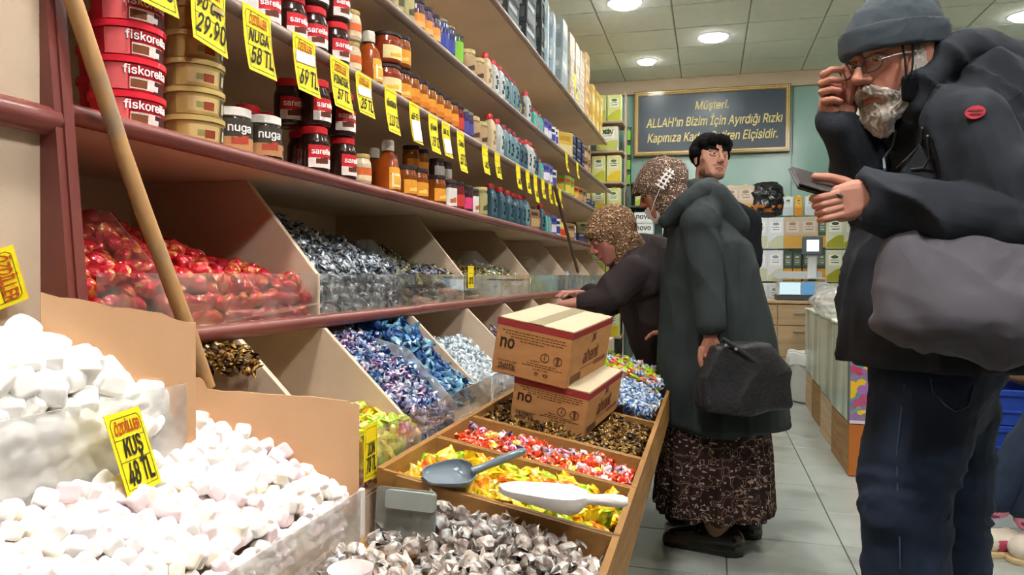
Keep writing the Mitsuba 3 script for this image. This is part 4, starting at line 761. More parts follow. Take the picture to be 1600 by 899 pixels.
# ---------------------------------------------------------------- the back of the shop
YS = 8.05
sx0, sx1 = at(991, 190, Y=YS)[0], at(1235, 190, Y=YS)[0]; sz0, sz1 = at(1110, 241, Y=YS)[2], at(1110, 138, Y=YS)[2]
scene['sign_face'] = prin(VC, roughness=.3, specular=.4)
sg = thing('shop_sign', 'large dark blue sign in a gold frame with three lines of gold lettering', 'sign')
obj('board', quad_box((sx0 + .03, YS - .012, sz0 + .03), (sx1 - .03, YS + .05, sz1 - .03), '#34424e'), 'sign_face', sg)
fr = M()
for w_, c, dy in ((.05, '#8a6c3a', .02), (.030, '#d9c48a', .03), (.012, '#b8965a', .036)):
    o = (.05 - w_) / 2
    for lo, hi in (((sx0 + o, sz0 + o), (sx1 - o, sz0 + o + w_)), ((sx0 + o, sz1 - o - w_), (sx1 - o, sz1 - o)), ((sx0 + o, sz0 + o), (sx0 + o + w_, sz1 - o)), ((sx1 - o - w_, sz0 + o), (sx1 - o, sz1 - o))):
        fr.box((lo[0], YS - dy, lo[1]), (hi[0], YS + .04, hi[1]), c, bevel=.003)
obj('frame', fr, 'vc_gloss', sg)
px2m = .965 * 7.78 / FOC
for txt, cx, cy, wpx, hpx in (('Müşteri.', 1112, 170, 52, 12.5), ("ALLAH'ın Bizim İçin Ayırdığı Rızkı", 1113, 195, 210, 14), ('Kapınıza Kadar Getiren Elçisidir.', 1111, 219, 202, 14)):
    q = at(cx, cy, Y=YS - .013); l = M().text(txt, hpx * px2m, q, (1, 0, 0), (0, 0, 1), '#e2cf8e', True, depth=.002, shear=.16, width=wpx * px2m); obj('lettering', l, 'vc', sg)

def tin(name, sx, sy, sz, col, low, lab, txt=None, lc='#5a7a3a', wave=True):
    b = M().box((-sx / 2, -sy / 2, 0), (sx / 2, sy / 2, sz), col, bevel=.006); e = M(); F = -sy / 2 - .0008
    if wave:
        xs = np.linspace(-.47, .47, 9); poly = [(x * sx, sz * (.30 + .13 * math.sin(x * 3.4 + .6))) for x in xs]; e.prism([(.47 * sx, sz * .03), (-.47 * sx, sz * .03)][::-1] + poly[::-1], .0006, (0, F, 0), (1, 0, 0), (0, 0, 1), low)
    else: e.box((-sx * .46, F - .0006, sz * .04), (sx * .46, F, sz * .42), low)
    e.box((-sx * .34, F - .0006, sz * .52), (sx * .34, F, sz * .86), lab)
    e.box((-sx * .2, F - .0012, sz * .60), (sx * .22, F - .0006, sz * .63), lc); e.box((-sx * .26, F - .0012, sz * .68), (sx * .26, F - .0006, sz * .70), lc)
    e.prism(shapely.affinity.scale(shapely.Point(0, 0).buffer(sx * .2), 1, .5), .0006, (0, F - .0006, sz * .79), (1, 0, 0), (0, 0, 1), lc)
    parts = {'body': (b, 'vc_gloss'), 'print': (e, 'vc')}
    if txt: parts['print__lettering'] = (M().text(txt, sz * .16, (0, F - .0016, sz * .7), (1, 0, 0), (0, 0, 1), '#22262a', True, depth=.0004, width=sx * .6), 'vc')
    parts['cap'] = (M().lathe([(.02, sz), (.02, sz + .012), (.017, sz + .015), (0, sz + .015)], '#d8c040', 12), 'vc')
    return model('model_' + name, parts)
O_YEL = tin('tin_yellow', .155, .12, .29, '#e2df9c', '#dcc42c', '#dfe6cc'); O_GRN = tin('tin_green', .155, .12, .29, '#d4da90', '#b4bc3c', '#e4e8d4'); O_BOX = tin('tin_oliv', .24, .12, .27, '#dfe0d2', '#b9c060', '#f0f0ec', 'OLİV')
O_WHT = tin('tin_white', .150, .12, .31, '#dfe6ea', '#c8ccb0', '#eef2f4', lc='#8a98a8'); O_OLV = tin('tin_olive', .165, .12, .31, '#d3d8bc', '#a2a22e', '#e6eadb', lc='#3c5a3c'); O_BEI = tin('tin_beige', .17, .13, .31, '#c9b8a4', '#d0a048', '#d8c8b8', lc='#9a8878', wave=False)
O_GO = tin('tin_dark', .085, .09, .31, '#4a5a50', '#d89a2c', '#6a7a6c', lc='#c8ccc0', wave=False); O_NOVO = carton_box('novo', .26, .20, .115, '#e0e6e6', '#eef2f2')
RX = at(972, 300, Y=7.44)[0]
rk = thing('oil_rack', 'open rack of cooking oil tins in the far left corner', 'rack')
ZR = (.45, .76, 1.07, 1.38, 1.70, 2.03, 2.345, 2.645)
for z in ZR: obj('shelf_board', quad_box((-1.40, 7.44, z - .02), (RX, 7.85, z), '#b09a88', bevel=.002), 'vc', rk)
for x in (-1.41, RX - .012): obj('side_panel', quad_box((x, 7.70, 0), (x + .012, 7.85, 2.98), '#c0b09a'), 'vc', rk)
for i, z in enumerate(ZR):
    md = [O_YEL, O_GRN, O_YEL, O_GRN, O_YEL, O_YEL, O_BOX, O_GRN][i]
    for j, X in enumerate((RX - .40, RX - .245, RX - .09) if md != O_BOX else (RX - .45, RX - .16)):
        put(md if (i + j) % 3 or md == O_BOX else O_GRN, 'oil_tin', mat4(np.eye(3), (X, 7.51, z + .0005), .92), f'{ORD[j]} pale yellow oil tin on the {ORD[i]} board of the corner rack', 'tin', 'oil tins on the corner rack')
# bottles beside the sign
for j, (px, py) in enumerate(((1010, 200), (1008, 258))): pass
# shelf on the back wall left of the young man, white cartons on it
bs = thing('back_shelf', 'low shelf unit by the back wall carrying white cartons and jars', 'shelf')
for z in (1.50, 1.80, 2.04): obj('shelf_board', quad_box((-.80, 7.62, z - .018), (-.22, 8.04, z), '#4c5a50', bevel=.002), 'vc', bs)
for x in (-.81, -.22): obj('side_panel', quad_box((x, 7.66, 0), (x + .012, 8.04, 2.04), '#5c6a60'), 'vc', bs)
for i, z in enumerate((1.5005, 1.617)):
    for j, X in enumerate((-.66, -.37)): 
        k = put(O_NOVO, 'stock_box', mat4(rz(-math.pi / 2), (X, 7.75, z), .98), f'white carton with grey lettering, {ORD[j]} in the {("lower", "upper")[i]} row below the sign', 'box', 'white cartons below the sign')
        scene[k + '__lettering'] = M().text('novo', .05, (X - .0, 7.75 - .1298, z + .045), (1, 0, 0), (0, 0, 1), '#39454c', True, depth=.001, width=.15).ply('vc')
for j, X in enumerate((-.70, -.54, -.38)): put(O_GRN, 'oil_tin', mat4(np.eye(3), (X, 7.72, 1.8005), .7), f'{ORD[j]} small tin below the left end of the sign', 'tin', 'small tins below the sign')
put(G_BYEL, 'stock_box', mat4(rz(-math.pi / 2), (-.62, 7.76, 2.0405), .9), 'small golden box below the lower left corner of the sign', 'box')
for j, (X, z) in enumerate(((-.615, 2.05), (-.615, 2.22), (-.615, 2.39), (-.615, 2.56))): 
    put(G_GREEN, 'oil_bottle', mat4(rz(-math.pi / 2), (at(981, 220, Y=7.93)[0], 7.93, 2.0405 + j * .126 * 1.25), 1.25), f'{ORD[j]} up of the green glass jars left of the sign', 'jar', 'glass jars left of the sign')
# counter with drawers
ct = thing('counter', 'wooden counter with drawers and steel handles under the scale', 'counter')
cx0, cx1, cyf = .1, 1.62, 7.06
obj('carcass', quad_box((cx0, cyf + .02, .07), (cx1, 7.55, .83)), 'oak', ct); obj('top', quad_box((cx0 - .01, cyf - .01, .83), (cx1 + .01, 7.57, .858), bevel=.004), 'oak', ct); obj('plinth', quad_box((cx0 + .02, cyf + .06, 0), (cx1 - .02, 7.5, .07), '#4c4038'), 'vc', ct)
for c in range(3):
    a = cx0 + .005 + c * .505
    for z0_, z1_ in ((.635, .82), (.345, .628), (.08, .338)):
        d_ = obj('drawer', quad_box((a, cyf, z0_), (a + .498, cyf + .019, z1_), bevel=.002), 'oak', ct); zz = z1_ - .075 if z0_ > .6 else z1_ - .045
        h_ = M().tube([(a + .13, cyf - .028, zz), (a + .37, cyf - .028, zz)], .007, '#ffffff', 10)
        for xx in (a + .15, a + .35): h_.tube([(xx, cyf - .028, zz), (xx, cyf + .001, zz)], .005, '#ffffff', 8)
        scene[numbered(d_ + '__handle')] = h_.ply('steel')
# scale
sc = thing('weighing_scale', 'white electronic weighing scale with raised display on the counter', 'scale'); q = at(1252, 468, Y=7.2); sxm, szm = q[0], .8585
obj('base', M().box((sxm - .22, 7.1, szm), (sxm + .22, 7.42, szm + .05), '#4a4e52', bevel=.008).prism([(0, .0), (.30, .0), (.26, .12), (.03, .13)], .42, (sxm - .21, 7.12, szm + .045), (0, 1, 0), (0, 0, 1), '#cfd4d6'), 'vc', sc)
obj('platter', M().box((sxm - .23, 7.12, szm + .195), (sxm + .21, 7.45, szm + .21), '#c2c6c6', bevel=.004).box((sxm - .23, 7.44, szm + .21), (sxm + .21, 7.45, szm + .27), '#c2c6c6', bevel=.003), 'vc', sc)
obj('pillar', M().box((sxm + .075, 7.38, szm + .1), (sxm + .155, 7.43, szm + .46), '#d3d8da', bevel=.008), 'vc', sc)
hd = obj('display_head', M().box((sxm + .02, 7.34, szm + .42), (sxm + .20, 7.40, szm + .60), '#5c666c', bevel=.012), 'vc', sc)
def screen(x0, x1, z0_, z1_, y, c, e): return mikit.ply(M().add([(x0, y, z0_), (x1, y, z0_), (x1, y, z1_), (x0, y, z1_)], [[0, 1, 2, 3]], '#ffffff').v[0:1] and (np.array([(x0, y, z0_), (x1, y, z0_), (x1, y, z1_), (x0, y, z1_)]), np.array([[0, 1, 2], [0, 2, 3]])), 'vc', emitter={'type': 'area', 'radiance': {'type': 'rgb', 'value': [e * v for v in lin(c)]}})
scene[hd + '__screen'] = screen(sxm + .055, sxm + .165, szm + .455, szm + .565, 7.339, '#eef6fa', 1.3)
scene[sc + '__screen'] = screen(sxm - .20, sxm - .02, szm + .055, szm + .165, 7.099, '#d4f0f4', 1.1); scene[sc + '__screen_001'] = screen(sxm - .01, sxm + .10, szm + .055, szm + .165, 7.099, '#6aa8d8', .8)
obj('keypad', quad_box((sxm + .115, 7.112, szm + .06), (sxm + .205, 7.119, szm + .16), '#c8ccce', bevel=.003), 'vc', sc)
# tins behind the counter
tr_ = thing('back_bench', 'low bench behind the counter carrying stacked tins', 'bench'); obj('top', quad_box((.02, 7.66, .66), (2.0, 8.04, .70), bevel=.003), 'oak', tr_); obj('side', quad_box((.04, 7.70, 0), (.07, 8.02, .66)), 'oak', tr_); obj('side', quad_box((1.95, 7.70, 0), (1.98, 8.02, .66)), 'oak', tr_)
def col(md, px, n, hgt, desc, cat='tin', grp=None, z0_=.7005, s=1.0):
    X = at(px, 400, Y=7.66)[0]
    for i in range(n): put(md, 'oil_tin' if cat == 'tin' else 'stock_box', mat4(np.eye(3), (X, 7.74, z0_ + i * hgt), s), f'{desc}, {ORD[i]} from the bottom', cat, grp or 'stacked tins behind the counter')
for j, px in enumerate((1187, 1212)): col(O_WHT, px, 3, .3255, f'white oil tin, {("left", "right")[j]} column under the black bag')
for j, px in enumerate((1164, 1141)): col(O_BEI, px, 4, .3255, f'beige tin in the {ORD[j]} column left of the white tins')
for j, px in enumerate((1238, 1264)): col(O_BEI, px, 1, .3255, f'beige box in the {ORD[j]} column above the scale', z0_=1.3515)
for j, px in enumerate((1232, 1246.5, 1262, 1276, 1285)): col(O_GO, px, 2 if j < 4 else 3, .3255, f'dark green and orange box in the {ORD[j]} column behind the scale')
for j, px in enumerate((1305, 1333)): col(O_OLV, px, 3, .3255, f'olive oil tin in the {ORD[j]} column beside the old man\'s coat')
O_S1 = tin('small_white', .10, .09, .19, '#d3dde2', '#c0ccd4', '#e0e8ec', wave=False); O_S2 = tin('small_orange', .075, .09, .19, '#e0a83a', '#d08c2c', '#e8bc5c', wave=False)
for px, md, d_ in ((1231, O_S1, 'white small box under the phone'), (1247.5, O_S2, 'orange small box under the phone'), (1266, O_S1, 'pale small box beside the fingers holding the phone')):
    put(md, 'stock_box', mat4(np.eye(3), (at(px, 400, Y=7.66)[0], 7.74, 1.6775)), d_, 'box')
bgm = trimesh.creation.icosphere(subdivisions=4); bv = np.array(bgm.vertices); bp = np.sign(bv) * np.abs(bv) ** .7; bp *= [.175, .085, .18]; bp *= (1 + .16 * (meshkit.fbm(bp * 16, 3, 4)[:, None] - .5) * 2 + .08 * (meshkit.noise(bp * 60, 9)[:, None] - .5))
bpos = np.array([at(1197, 310, Y=7.66)[0], 7.74, 1.84]); k = obj('black_bag', M().add(bp + bpos, bgm.faces, np.where((np.abs(bp[:, 2:] + .09) < .035) & (meshkit.noise(bp * 30, 2)[:, None] > .55), lin('#b86a2c'), lin('#16181a')), flat=False), 'vc_gloss'); tag(k, 'shiny black plastic bag lying on top of the white tins', 'bag')
# bucket with a white bag
b0 = at(1262, 629, Z=0); k = thing('bucket', 'white bucket lined with a plastic bag on the floor by the counter', 'bucket')
a_ = np.linspace(0, 2 * np.pi, 40, endpoint=False); m = M().lathe([(0, 0), (.10, 0), (.125, .02), (.155, .22), (.165, .40), (.168, .41)], '#d5d8d4', 32, t=b0); obj('body', m, 'vc', k)
lv = M(); V = []
for i, (r_, z_) in enumerate(((.172, .33), (.175, .38), (.171, .425), (.160, .438), (.148, .41), (.12, .36), (0.0, .35))):
    V.append(np.stack([(r_ + (.006 * np.sin(a_ * 9 + i) + .004 * np.sin(a_ * 17) if r_ else 0)) * np.cos(a_) + b0[0], (r_ + (.006 * np.sin(a_ * 9 + i) if r_ else 0)) * np.sin(a_) + b0[1], z_ + (.008 * np.sin(a_ * 5 + i * .5) if r_ > .1 else 0 * a_)], 1))
n_ = 40; lv.add(np.vstack(V), [[i * n_ + j, i * n_ + (j + 1) % n_, (i + 1) * n_ + (j + 1) % n_, (i + 1) * n_ + j] for i in range(6) for j in range(n_)], '#eceeea'); obj('plastic_liner', lv, 'vc', k)
# row of display cases on the right of the aisle
gx = .735; CY = [4.27, 4.86, 5.45, 6.04, 6.6]
scene['case_panel'] = prin(proc(lambda p, n, uv: mix(lin('#8f9b90'), lin('#b4c0b2'), smoothstep(.35, .65, fbm(p.y * 7, 0, p.z * .8, 2)))), roughness=.25, specular=.5)
for i, (a, b) in enumerate(zip(CY, CY[1:])):
    x = gx + .018 * i; t = thing('display_case', f'pale metal display case with a wooden foot, {ORD[i]} from the front along the aisle', 'display case')
    obj('base', quad_box((x + .004, a + .004, 0), (x + .64, b - .004, .285), bevel=.004), 'oak' if i % 2 else 'traywood', t); obj('body', quad_box((x, a, .29), (x + .65, b - .002, .80), bevel=.004), 'case_panel', t)
    obj('corner_trim', quad_box((x - .004, a + .0, .288), (x + .012, a + .014, .802), '#5c665c', bevel=.002), 'vc', t); obj('top_edge', quad_box((x - .006, a, .80), (x + .66, b - .002, .815), '#c8d0c0', bevel=.002), 'vc', t)
    if i == 0:
        pn = M().box((x + .004, a - .006, .292), (x + .43, a - .0005, .80), '#8a7a9a'); g_ = np.random.default_rng(5)
        cols_ = ['#e0b82c', '#e8c83c', '#c0406a', '#d8702c', '#9a6ab0', '#5a8a9a', '#d8a03a', '#b8507a', '#7a9a8a']
        for q_ in range(70):
            xx, zz = x + g_.uniform(.02, .28), g_.uniform(.325, .79); s_ = g_.uniform(.012, .03); L_ = g_.uniform(.03, .07); an = g_.uniform(-.6, .9)
            pl = shapely.affinity.rotate(shapely.union_all([shapely.Point(-L_ / 2, 0).buffer(s_, 6), shapely.Point(L_ / 2, 0).buffer(s_, 6), shapely.box(-L_ / 2, -s_ * .55, L_ / 2, s_ * .55)]), math.degrees(an)).intersection(shapely.box(x + .006 - xx, .295 - zz, x + .3 - xx, .80 - zz))
            if pl.geom_type == 'Polygon' and not pl.is_empty: pn.prism(pl, .0003 + .00005 * q_, (xx, a - .0062, zz), (1, 0, 0), (0, 0, 1), cols_[q_ % 9])
        pn.box((x + .305, a - .0075, .295), (x + .315, a - .006, .80), '#e6e2e6'); pn.box((x + .315, a - .007, .295), (x + .43, a - .006, .80), '#b07a9c')
        for r_ in range(6): pn.box((x + .33, a - .0085, .31 + r_ * .082), (x + .415, a - .007, .375 + r_ * .082), '#e4d8e0')
        pn.box((x + .004, a - .0085, .288), (x + .43, a - .006, .305), '#d8c8d4'); obj('printed_front', pn, 'vc', t)
        obj('foot_front', quad_box((x + .004, a - .004, .004), (x + .45, a + .003, .284), '#b5692a', bevel=.002), 'vc', t)
# clear plastic bags on the cases
for j, (px, py, sz_) in enumerate(((1297, 470, .15), (1310, 462, .17))):
    q = at(px, py, Y=5.6 - j * .5); s_ = trimesh.creation.icosphere(subdivisions=4); v = np.array(s_.vertices); v = v * (1 + .5 * (meshkit.fbm(v * 2.3 + j * 7, 3, 5)[:, None] - .5)) * [sz_, sz_ * 1.2, .11]; v[:, 2] = np.maximum(v[:, 2], -.085)
    k = obj('plastic_bag', M().add(v + [q[0] + .02, q[1], .902], s_.faces, '#e8ece8'), 'acrylic_dusty'); tag(k, f'crumpled clear plastic bag on the {("far", "near")[j]} display case', 'bag')
# hanging rack behind the old man's face
rx = at(1349, 180, Y=6.5)[0]; hr_ = thing('package_rack', 'tall dark rack of packages behind the old man\'s face', 'rack')
obj('side_panel', quad_box((rx, 6.4, 0), (rx + .015, 6.8, 2.76), '#3a3c38'), 'vc', hr_); obj('side_panel', quad_box((rx + 1.2, 6.4, 0), (rx + 1.215, 6.8, 2.76), '#3a3c38'), 'vc', hr_); obj('back_panel', quad_box((rx, 6.79, 0), (rx + 1.215, 6.81, 2.76), '#4c4e48'), 'vc', hr_)
for z in (.6, 1.2, 1.66, 2.05, 2.36, 2.74): obj('shelf_board', quad_box((rx + .015, 6.4, z - .02), (rx + 1.2, 6.79, z), '#6a6458'), 'vc', hr_)
O_BLK = tin('tin_black', .12, .10, .24, '#23242a', '#d8b03a', '#c8d0d8', lc='#e0e4ea', wave=False); O_Y2 = tin('tin_y2', .14, .10, .22, '#d6bf2c', '#3a3420', '#e8d860', lc='#3a3420', wave=False)
for i, (z, md, n) in enumerate(((1.6605, O_BLK, 7), (2.0505, O_BLK, 7), (2.3605, O_Y2, 7))):
    for j in range(n): put(md if (i + j) % 4 else O_BEI, 'oil_tin' if md != O_Y2 else 'stock_box', mat4(np.eye(3), (rx + .10 + j * .158, 6.47, z), .9 if (i + j) % 4 else .75), f'{ORD[j]} package from the left on the {ORD[i]} visible board of the dark rack', 'tin' if md != O_Y2 else 'box', 'packages on the dark rack')
pz = at(1330, 150, Y=6.39); k = obj('white_sheet', M().box((pz[0] - .07, 6.385, pz[2] - .16), (pz[0] + .12, 6.388, pz[2] + .12), '#dfe8dc').prism(shapely.affinity.scale(shapely.Point(0, 0).buffer(.03), 1.2, .6).difference(shapely.affinity.scale(shapely.Point(0, 0).buffer(.02), 1.2, .6)), .0006, (pz[0] + .01, 6.3848, pz[2] - .0), (1, 0, 0), (0, 0, 1), '#3a8a6a'), 'vc'); tag(k, 'white sheet with a green oval mark fixed to the dark rack', 'poster')
# blue crates and a beige sack on the right
cr = at(1570, 780, Z=0)
for i in range(3):
    t = thing('plastic_crate', f'blue plastic crate, {("bottom", "middle", "top")[i]} of the stack on the right', 'crate'); z0_ = i * .178
    m = M(); W_, D_, Hc = .24, .18, .174; 
    for lo, hi in (((-W_, -D_, 0), (W_, D_, .012)), ((-W_, -D_, 0), (W_, -D_ + .012, Hc)), ((-W_, D_ - .012, 0), (W_, D_, Hc)), ((-W_, -D_, 0), (-W_ + .012, D_, Hc)), ((W_ - .012, -D_, 0), (W_, D_, Hc)), ((-W_ - .012, -D_ - .012, Hc - .03), (W_ + .012, -D_, Hc)), ((-W_ - .012, -D_, Hc - .03), (-W_, D_, Hc)), ((-W_ - .01, -D_ - .01, .06), (W_ + .01, -D_, .075))):
        m.box(np.array(lo) + [cr[0] + .15, cr[1] + .2, z0_], np.array(hi) + [cr[0] + .15, cr[1] + .2, z0_], '#1c3f9c', bevel=.003)
    obj('body', m, 'vc', t)
s_ = trimesh.creation.icosphere(subdivisions=4); v = np.array(s_.vertices); v = np.sign(v) * np.abs(v) ** .75; v = v * (1 + .12 * (meshkit.fbm(v * 2 + 3, 3, 6)[:, None] - .5)) * [.20, .14, .17]; v[:, 2] = np.maximum(v[:, 2], -.16)
k = obj('beige_sack', M().add(v + [cr[0] + .21, cr[1] + .16, .696], s_.faces, '#b3946c'), 'vc_matt'); tag(k, 'beige cloth sack lying on the blue crates', 'sack')

# ---------------------------------------------------------------- people: skeleton of tapering hulls, fused, refined and smoothed
MF = manifold3d.Manifold
def ball(p, r, n=20): return MF.sphere(r, n).translate([float(x) for x in p])
def blob(p, rad, R=None, n=28):
    m = MF.sphere(1.0, n).scale([float(x) for x in rad]); A = np.zeros((3, 4)); A[:, :3] = np.eye(3) if R is None else R; A[:, 3] = p
    return m.transform(A.tolist())
def hull(*ms): return MF.batch_hull(list(ms))
def bone(p, q, a, b, n=20): return hull(ball(p, a, n), ball(q, b, n))
def chain(pts, rad, n=20): return [bone(pts[i], pts[i + 1], rad[i], rad[i + 1], n) for i in range(len(pts) - 1)]
def union(ms): return MF.batch_boolean(ms, manifold3d.OpType.Add)
def to_tm(m): q = m.to_mesh(); return trimesh.Trimesh(q.vert_properties[:, :3], q.tri_verts, process=True)
def to_mf(t): return MF(manifold3d.Mesh(np.asarray(t.vertices, np.float32), np.asarray(t.faces, np.uint32)))
def smooth(m, edge, it=10):
    t = to_tm(m.refine_to_length(edge)); trimesh.smoothing.filter_taubin(t, lamb=.5, nu=.52, iterations=it); return t
def wrinkled(t, amp, f, seed, squash=(1, 1, 1)):
    v, n = np.array(t.vertices), np.array(t.vertex_normals); p = v * np.asarray(squash) * f
    w = meshkit.fbm(p + seed, 3, seed); r = 1 - np.abs(2 * meshkit.noise(p * .8 + 3 * meshkit.noise(p * .5, seed + 2)[:, None], seed + 1) - 1)
    t.vertices = v + n * (amp * ((w - .5) * 1.2 + (r ** 3 - .3) * .9))[:, None]; return t
def frame(F, pitch=0.0, roll=0.0):                       # columns: own right, forward, up
    F = np.array([F[0], F[1], 0.0]); F /= np.linalg.norm(F); R = np.stack([np.cross(F, [0, 0, 1]), F, [0, 0, 1]], 1)
    return R @ rot([1, 0, 0], -pitch) @ rot([0, 1, 0], roll)
def head_mf(R, t, s=1.0, noselen=1.0, neck=True, ears=True):
    P = lambda x, y, z: np.array([x, y, z])
    mask = hull(ball(P(0, .052, .05), .038), *[ball(P(k * a, b, c), r) for k in (-1, 1) for a, b, c, r in ((.048, .038, .03, .024), (.047, .052, -.02, .021), (.043, .012, -.062, .02), (.02, .07, -.09, .017))], ball(P(0, .072, -.096), .018), ball(P(0, .078, -.052), .020))
    ms = [blob((0, -.012, .036), (.076, .095, .083)), mask]
    ms += [bone(P(0, .088, .022), P(0, .112 * noselen, -.018), .008, .0105, 14)] + [hull(ball(P(k * .012, .099, -.026), .0085, 12), ball(P(0, .112 * noselen, -.02), .0105, 12), ball(P(0, .092, -.02), .011, 12)) for k in (-1, 1)]
    ms += [bone(P(k * .012, .089, .030), P(k * .044, .074, .030), .0085, .007, 12) for k in (-1, 1)]
    m = union(ms)
    m = m - union([ball(P(k * .0315, .1, .012), .0165, 16) for k in (-1, 1)])
    lids = []
    for k in (-1, 1):
        up = [P(k * .019, .0855, .013), P(k * .026, .0895, .0185), P(k * .036, .0875, .0185), P(k * .045, .078, .012)]; lo = [P(k * .019, .0855, .012), P(k * .027, .088, .0045), P(k * .037, .085, .0045), P(k * .045, .078, .011)]
        lids += chain(up, (.0035, .0042, .0042, .003), 10) + chain(lo, (.003, .0035, .0035, .003), 10)
    lips = chain([P(-.022, .083, -.058), P(-.009, .0945, -.0535), P(.009, .0945, -.0535), P(.022, .083, -.058)], (.004, .006, .006, .004), 10) + chain([P(-.02, .083, -.06), P(0, .093, -.0665), P(.02, .083, -.06)], (.004, .0075, .004), 10)
    ms = [m] + lids + lips
    if ears:
        for k in (-1, 1): ms.append(hull(blob((k * .078, -.008, .018), (.006, .017, .017)), blob((k * .075, -.002, -.024), (.005, .009, .009))))
    if neck: ms += chain([P(0, -.02, -.05), P(0, -.03, -.12), P(0, -.045, -.18)], (.056, .054, .06))
    t_ = smooth(union(ms), .0042, 6); t_.vertices = (t_.vertices * s) @ R.T + t
    return to_mf(t_)
def skin_colors(V, heads, base, beard=None):
    c = np.tile(np.array(lin(base)), (len(V), 1)); mot = meshkit.fbm(V * 60, 3, 4)[:, None]; c = c * (.93 + .14 * mot)
    for R, t, s in heads:
        q = (V - t) @ R / s; d = np.linalg.norm(q, axis=1) < .16
        lip = d & (np.abs(q[:, 0]) < .023) & (np.abs(q[:, 2] + .0605) < .0095) & (q[:, 1] > .083); c[lip] = c[lip] * np.array([.92, .62, .60])
        red = np.exp(-((np.abs(q[:, 0]) - .04) ** 2 + (q[:, 2] + .02) ** 2) / .0005) + np.exp(-(q[:, 0] ** 2 + (q[:, 2] + .02) ** 2) / .0003) * (q[:, 1] > .09); red = np.where(d, red, 0)[:, None] * .5; c = c * (1 - red * np.array([0, .28, .28]))
        if beard: 
            edge = .006 * (meshkit.noise(q * 130, 2) - .5); jaw = np.where(q[:, 1] > .05, -.076, -.05) + edge; w = np.clip((jaw - q[:, 2]) / .016, 0, 1) * (q[:, 2] > -.128) * (q[:, 1] > -.01); w = np.maximum(w, np.clip((np.abs(q[:, 0]) - .062 + edge) / .006, 0, 1) * (q[:, 2] < -.01) * (q[:, 1] > .015) * (q[:, 2] > -.1) * .7); w = np.where(d & ~lip, w * .72, 0)[:, None]
            c = c * (1 - w) + np.array(lin(beard)) * w
            mo = d & (np.abs(q[:, 0]) < .03) & (q[:, 2] < -.038) & (q[:, 2] > -.05) & (q[:, 1] > .08); c[mo] = c[mo] * .55 + np.array(lin(beard)) * .45
    return c
def body(t, parts, heads, base, beard=None):
    m = to_tm(union(parts)); k = t + '__body'; scene[k] = M().add(m.vertices, m.faces, skin_colors(np.array(m.vertices), heads, base, beard)).ply('skin'); return k
def eyes(t, R, o, s, iris='#3a2818'):
    for k in (-1, 1):
        sp = trimesh.creation.icosphere(subdivisions=3, radius=.0122); v = np.array(sp.vertices); d = v / .0122; look = np.array([0, .97, -.2]); look /= np.linalg.norm(look); a = d @ look
        c = np.where((a > .9)[:, None], lin(iris), lin('#d8d2cc')); c = np.where((a > .975)[:, None], lin('#0c0a0a'), c)
        obj('eye', M().add(((v + [k * .0315, .0775, .0115]) * s) @ R.T + o, sp.faces, c), 'vc_gloss', t)
def brows(t, R, o, s, col, th=.0045):
    for k in (-1, 1):
        m = smooth(union(chain([(k * .014, .0955, .031), (k * .03, .0915, .037), (k * .047, .0765, .032)], (th, th * 1.1, th * .5), 10)), .003, 3); obj('eyebrow', M().add((m.vertices * s) @ R.T + o, m.faces, col), 'vc_matt', t)
def cloth(t, name, ms, edge, bsdf, col='#ffffff', amp=.006, f=9, seed=1, it=12, cut=(), squash=(1, 1, .6), colfn=None, sub=(), fold=None):
    m = union(ms)
    for q in sub: m = m - q
    tm_ = wrinkled(smooth(m, edge, it), amp, f, seed, squash)
    if fold is not None: v = np.array(tm_.vertices); tm_.vertices = v + np.array(tm_.vertex_normals) * fold(v)[:, None]
    for n, o in cut:
        mm = to_mf(tm_)
        if mm.is_empty(): break
        tm_ = to_tm(mm.trim_by_plane([float(x) for x in n], float(o)))
    c = col if colfn is None else colfn(np.array(tm_.vertices))
    k = numbered(f'{t}__{name}'); scene[k] = M().add(tm_.vertices, tm_.faces, c).ply(bsdf); return tm_
def finger(pts, r0_, r1_): return chain(pts, np.linspace(r0_, r1_, len(pts)), 12)
def hand(palm, fingers, thumb, edge=.0035):
    ms = [hull(*[ball(p, r, 12) for p, r in palm])]
    for f in fingers: ms += finger(f, .0088, .0072)
    ms += finger(thumb, .0125, .0085)
    return to_mf(smooth(union(ms), edge, 5))
def J(*a): return at(a[0], a[1], d=a[2])
def front_vertex(tm_, px, py):
    v = np.array(tm_.vertices); q = (v - EYE); z = q @ CF; u, w = 800 + FOC * (q @ CR) / z, 449.5 + FOC * (q @ CD) / z
    near = np.hypot(u - px, w - py) < 6; i = np.where(near)[0]; j = i[np.argmin(z[i])]; return v[j], np.array(tm_.vertex_normals)[j]
def darkcloth(a, b, sc): return prin(proc(lambda p, n, uv: mix(lin(a), lin(b), fbm(p.x * sc, p.y * sc, p.z * sc, 3))), roughness=.85, specular=.15, sheen=.3)
scene['jacket_cloth'] = darkcloth('#1d2127', '#2a2f37', 14); scene['denim'] = darkcloth('#1e2839', '#2b374b', 18); scene['hat_knit'] = darkcloth('#323b43', '#414a52', 60)
scene['coat_green'] = darkcloth('#262d2f', '#333b3d', 10); scene['coat_brown'] = darkcloth('#292326', '#352d30', 10); scene['bag_cloth'] = darkcloth('#43424a', '#56555c', 9)
def leopard(dark, mid, light, sc):
    def fn(p, n, uv):
        a = noise(p.x * sc, p.y * sc, p.z * sc); b = noise(p.x * sc + 31, p.y * sc + 7, p.z * sc + 3); ring = smoothstep(.10, .03, dr.abs(a - .5)) * smoothstep(.3, .5, b); w = smoothstep(.56, .66, a) * smoothstep(.35, .55, b)
        return mix(mix(lin(mid), lin(light), w), lin(dark), ring)
    return prin(proc(fn), roughness=.8, specular=.2)
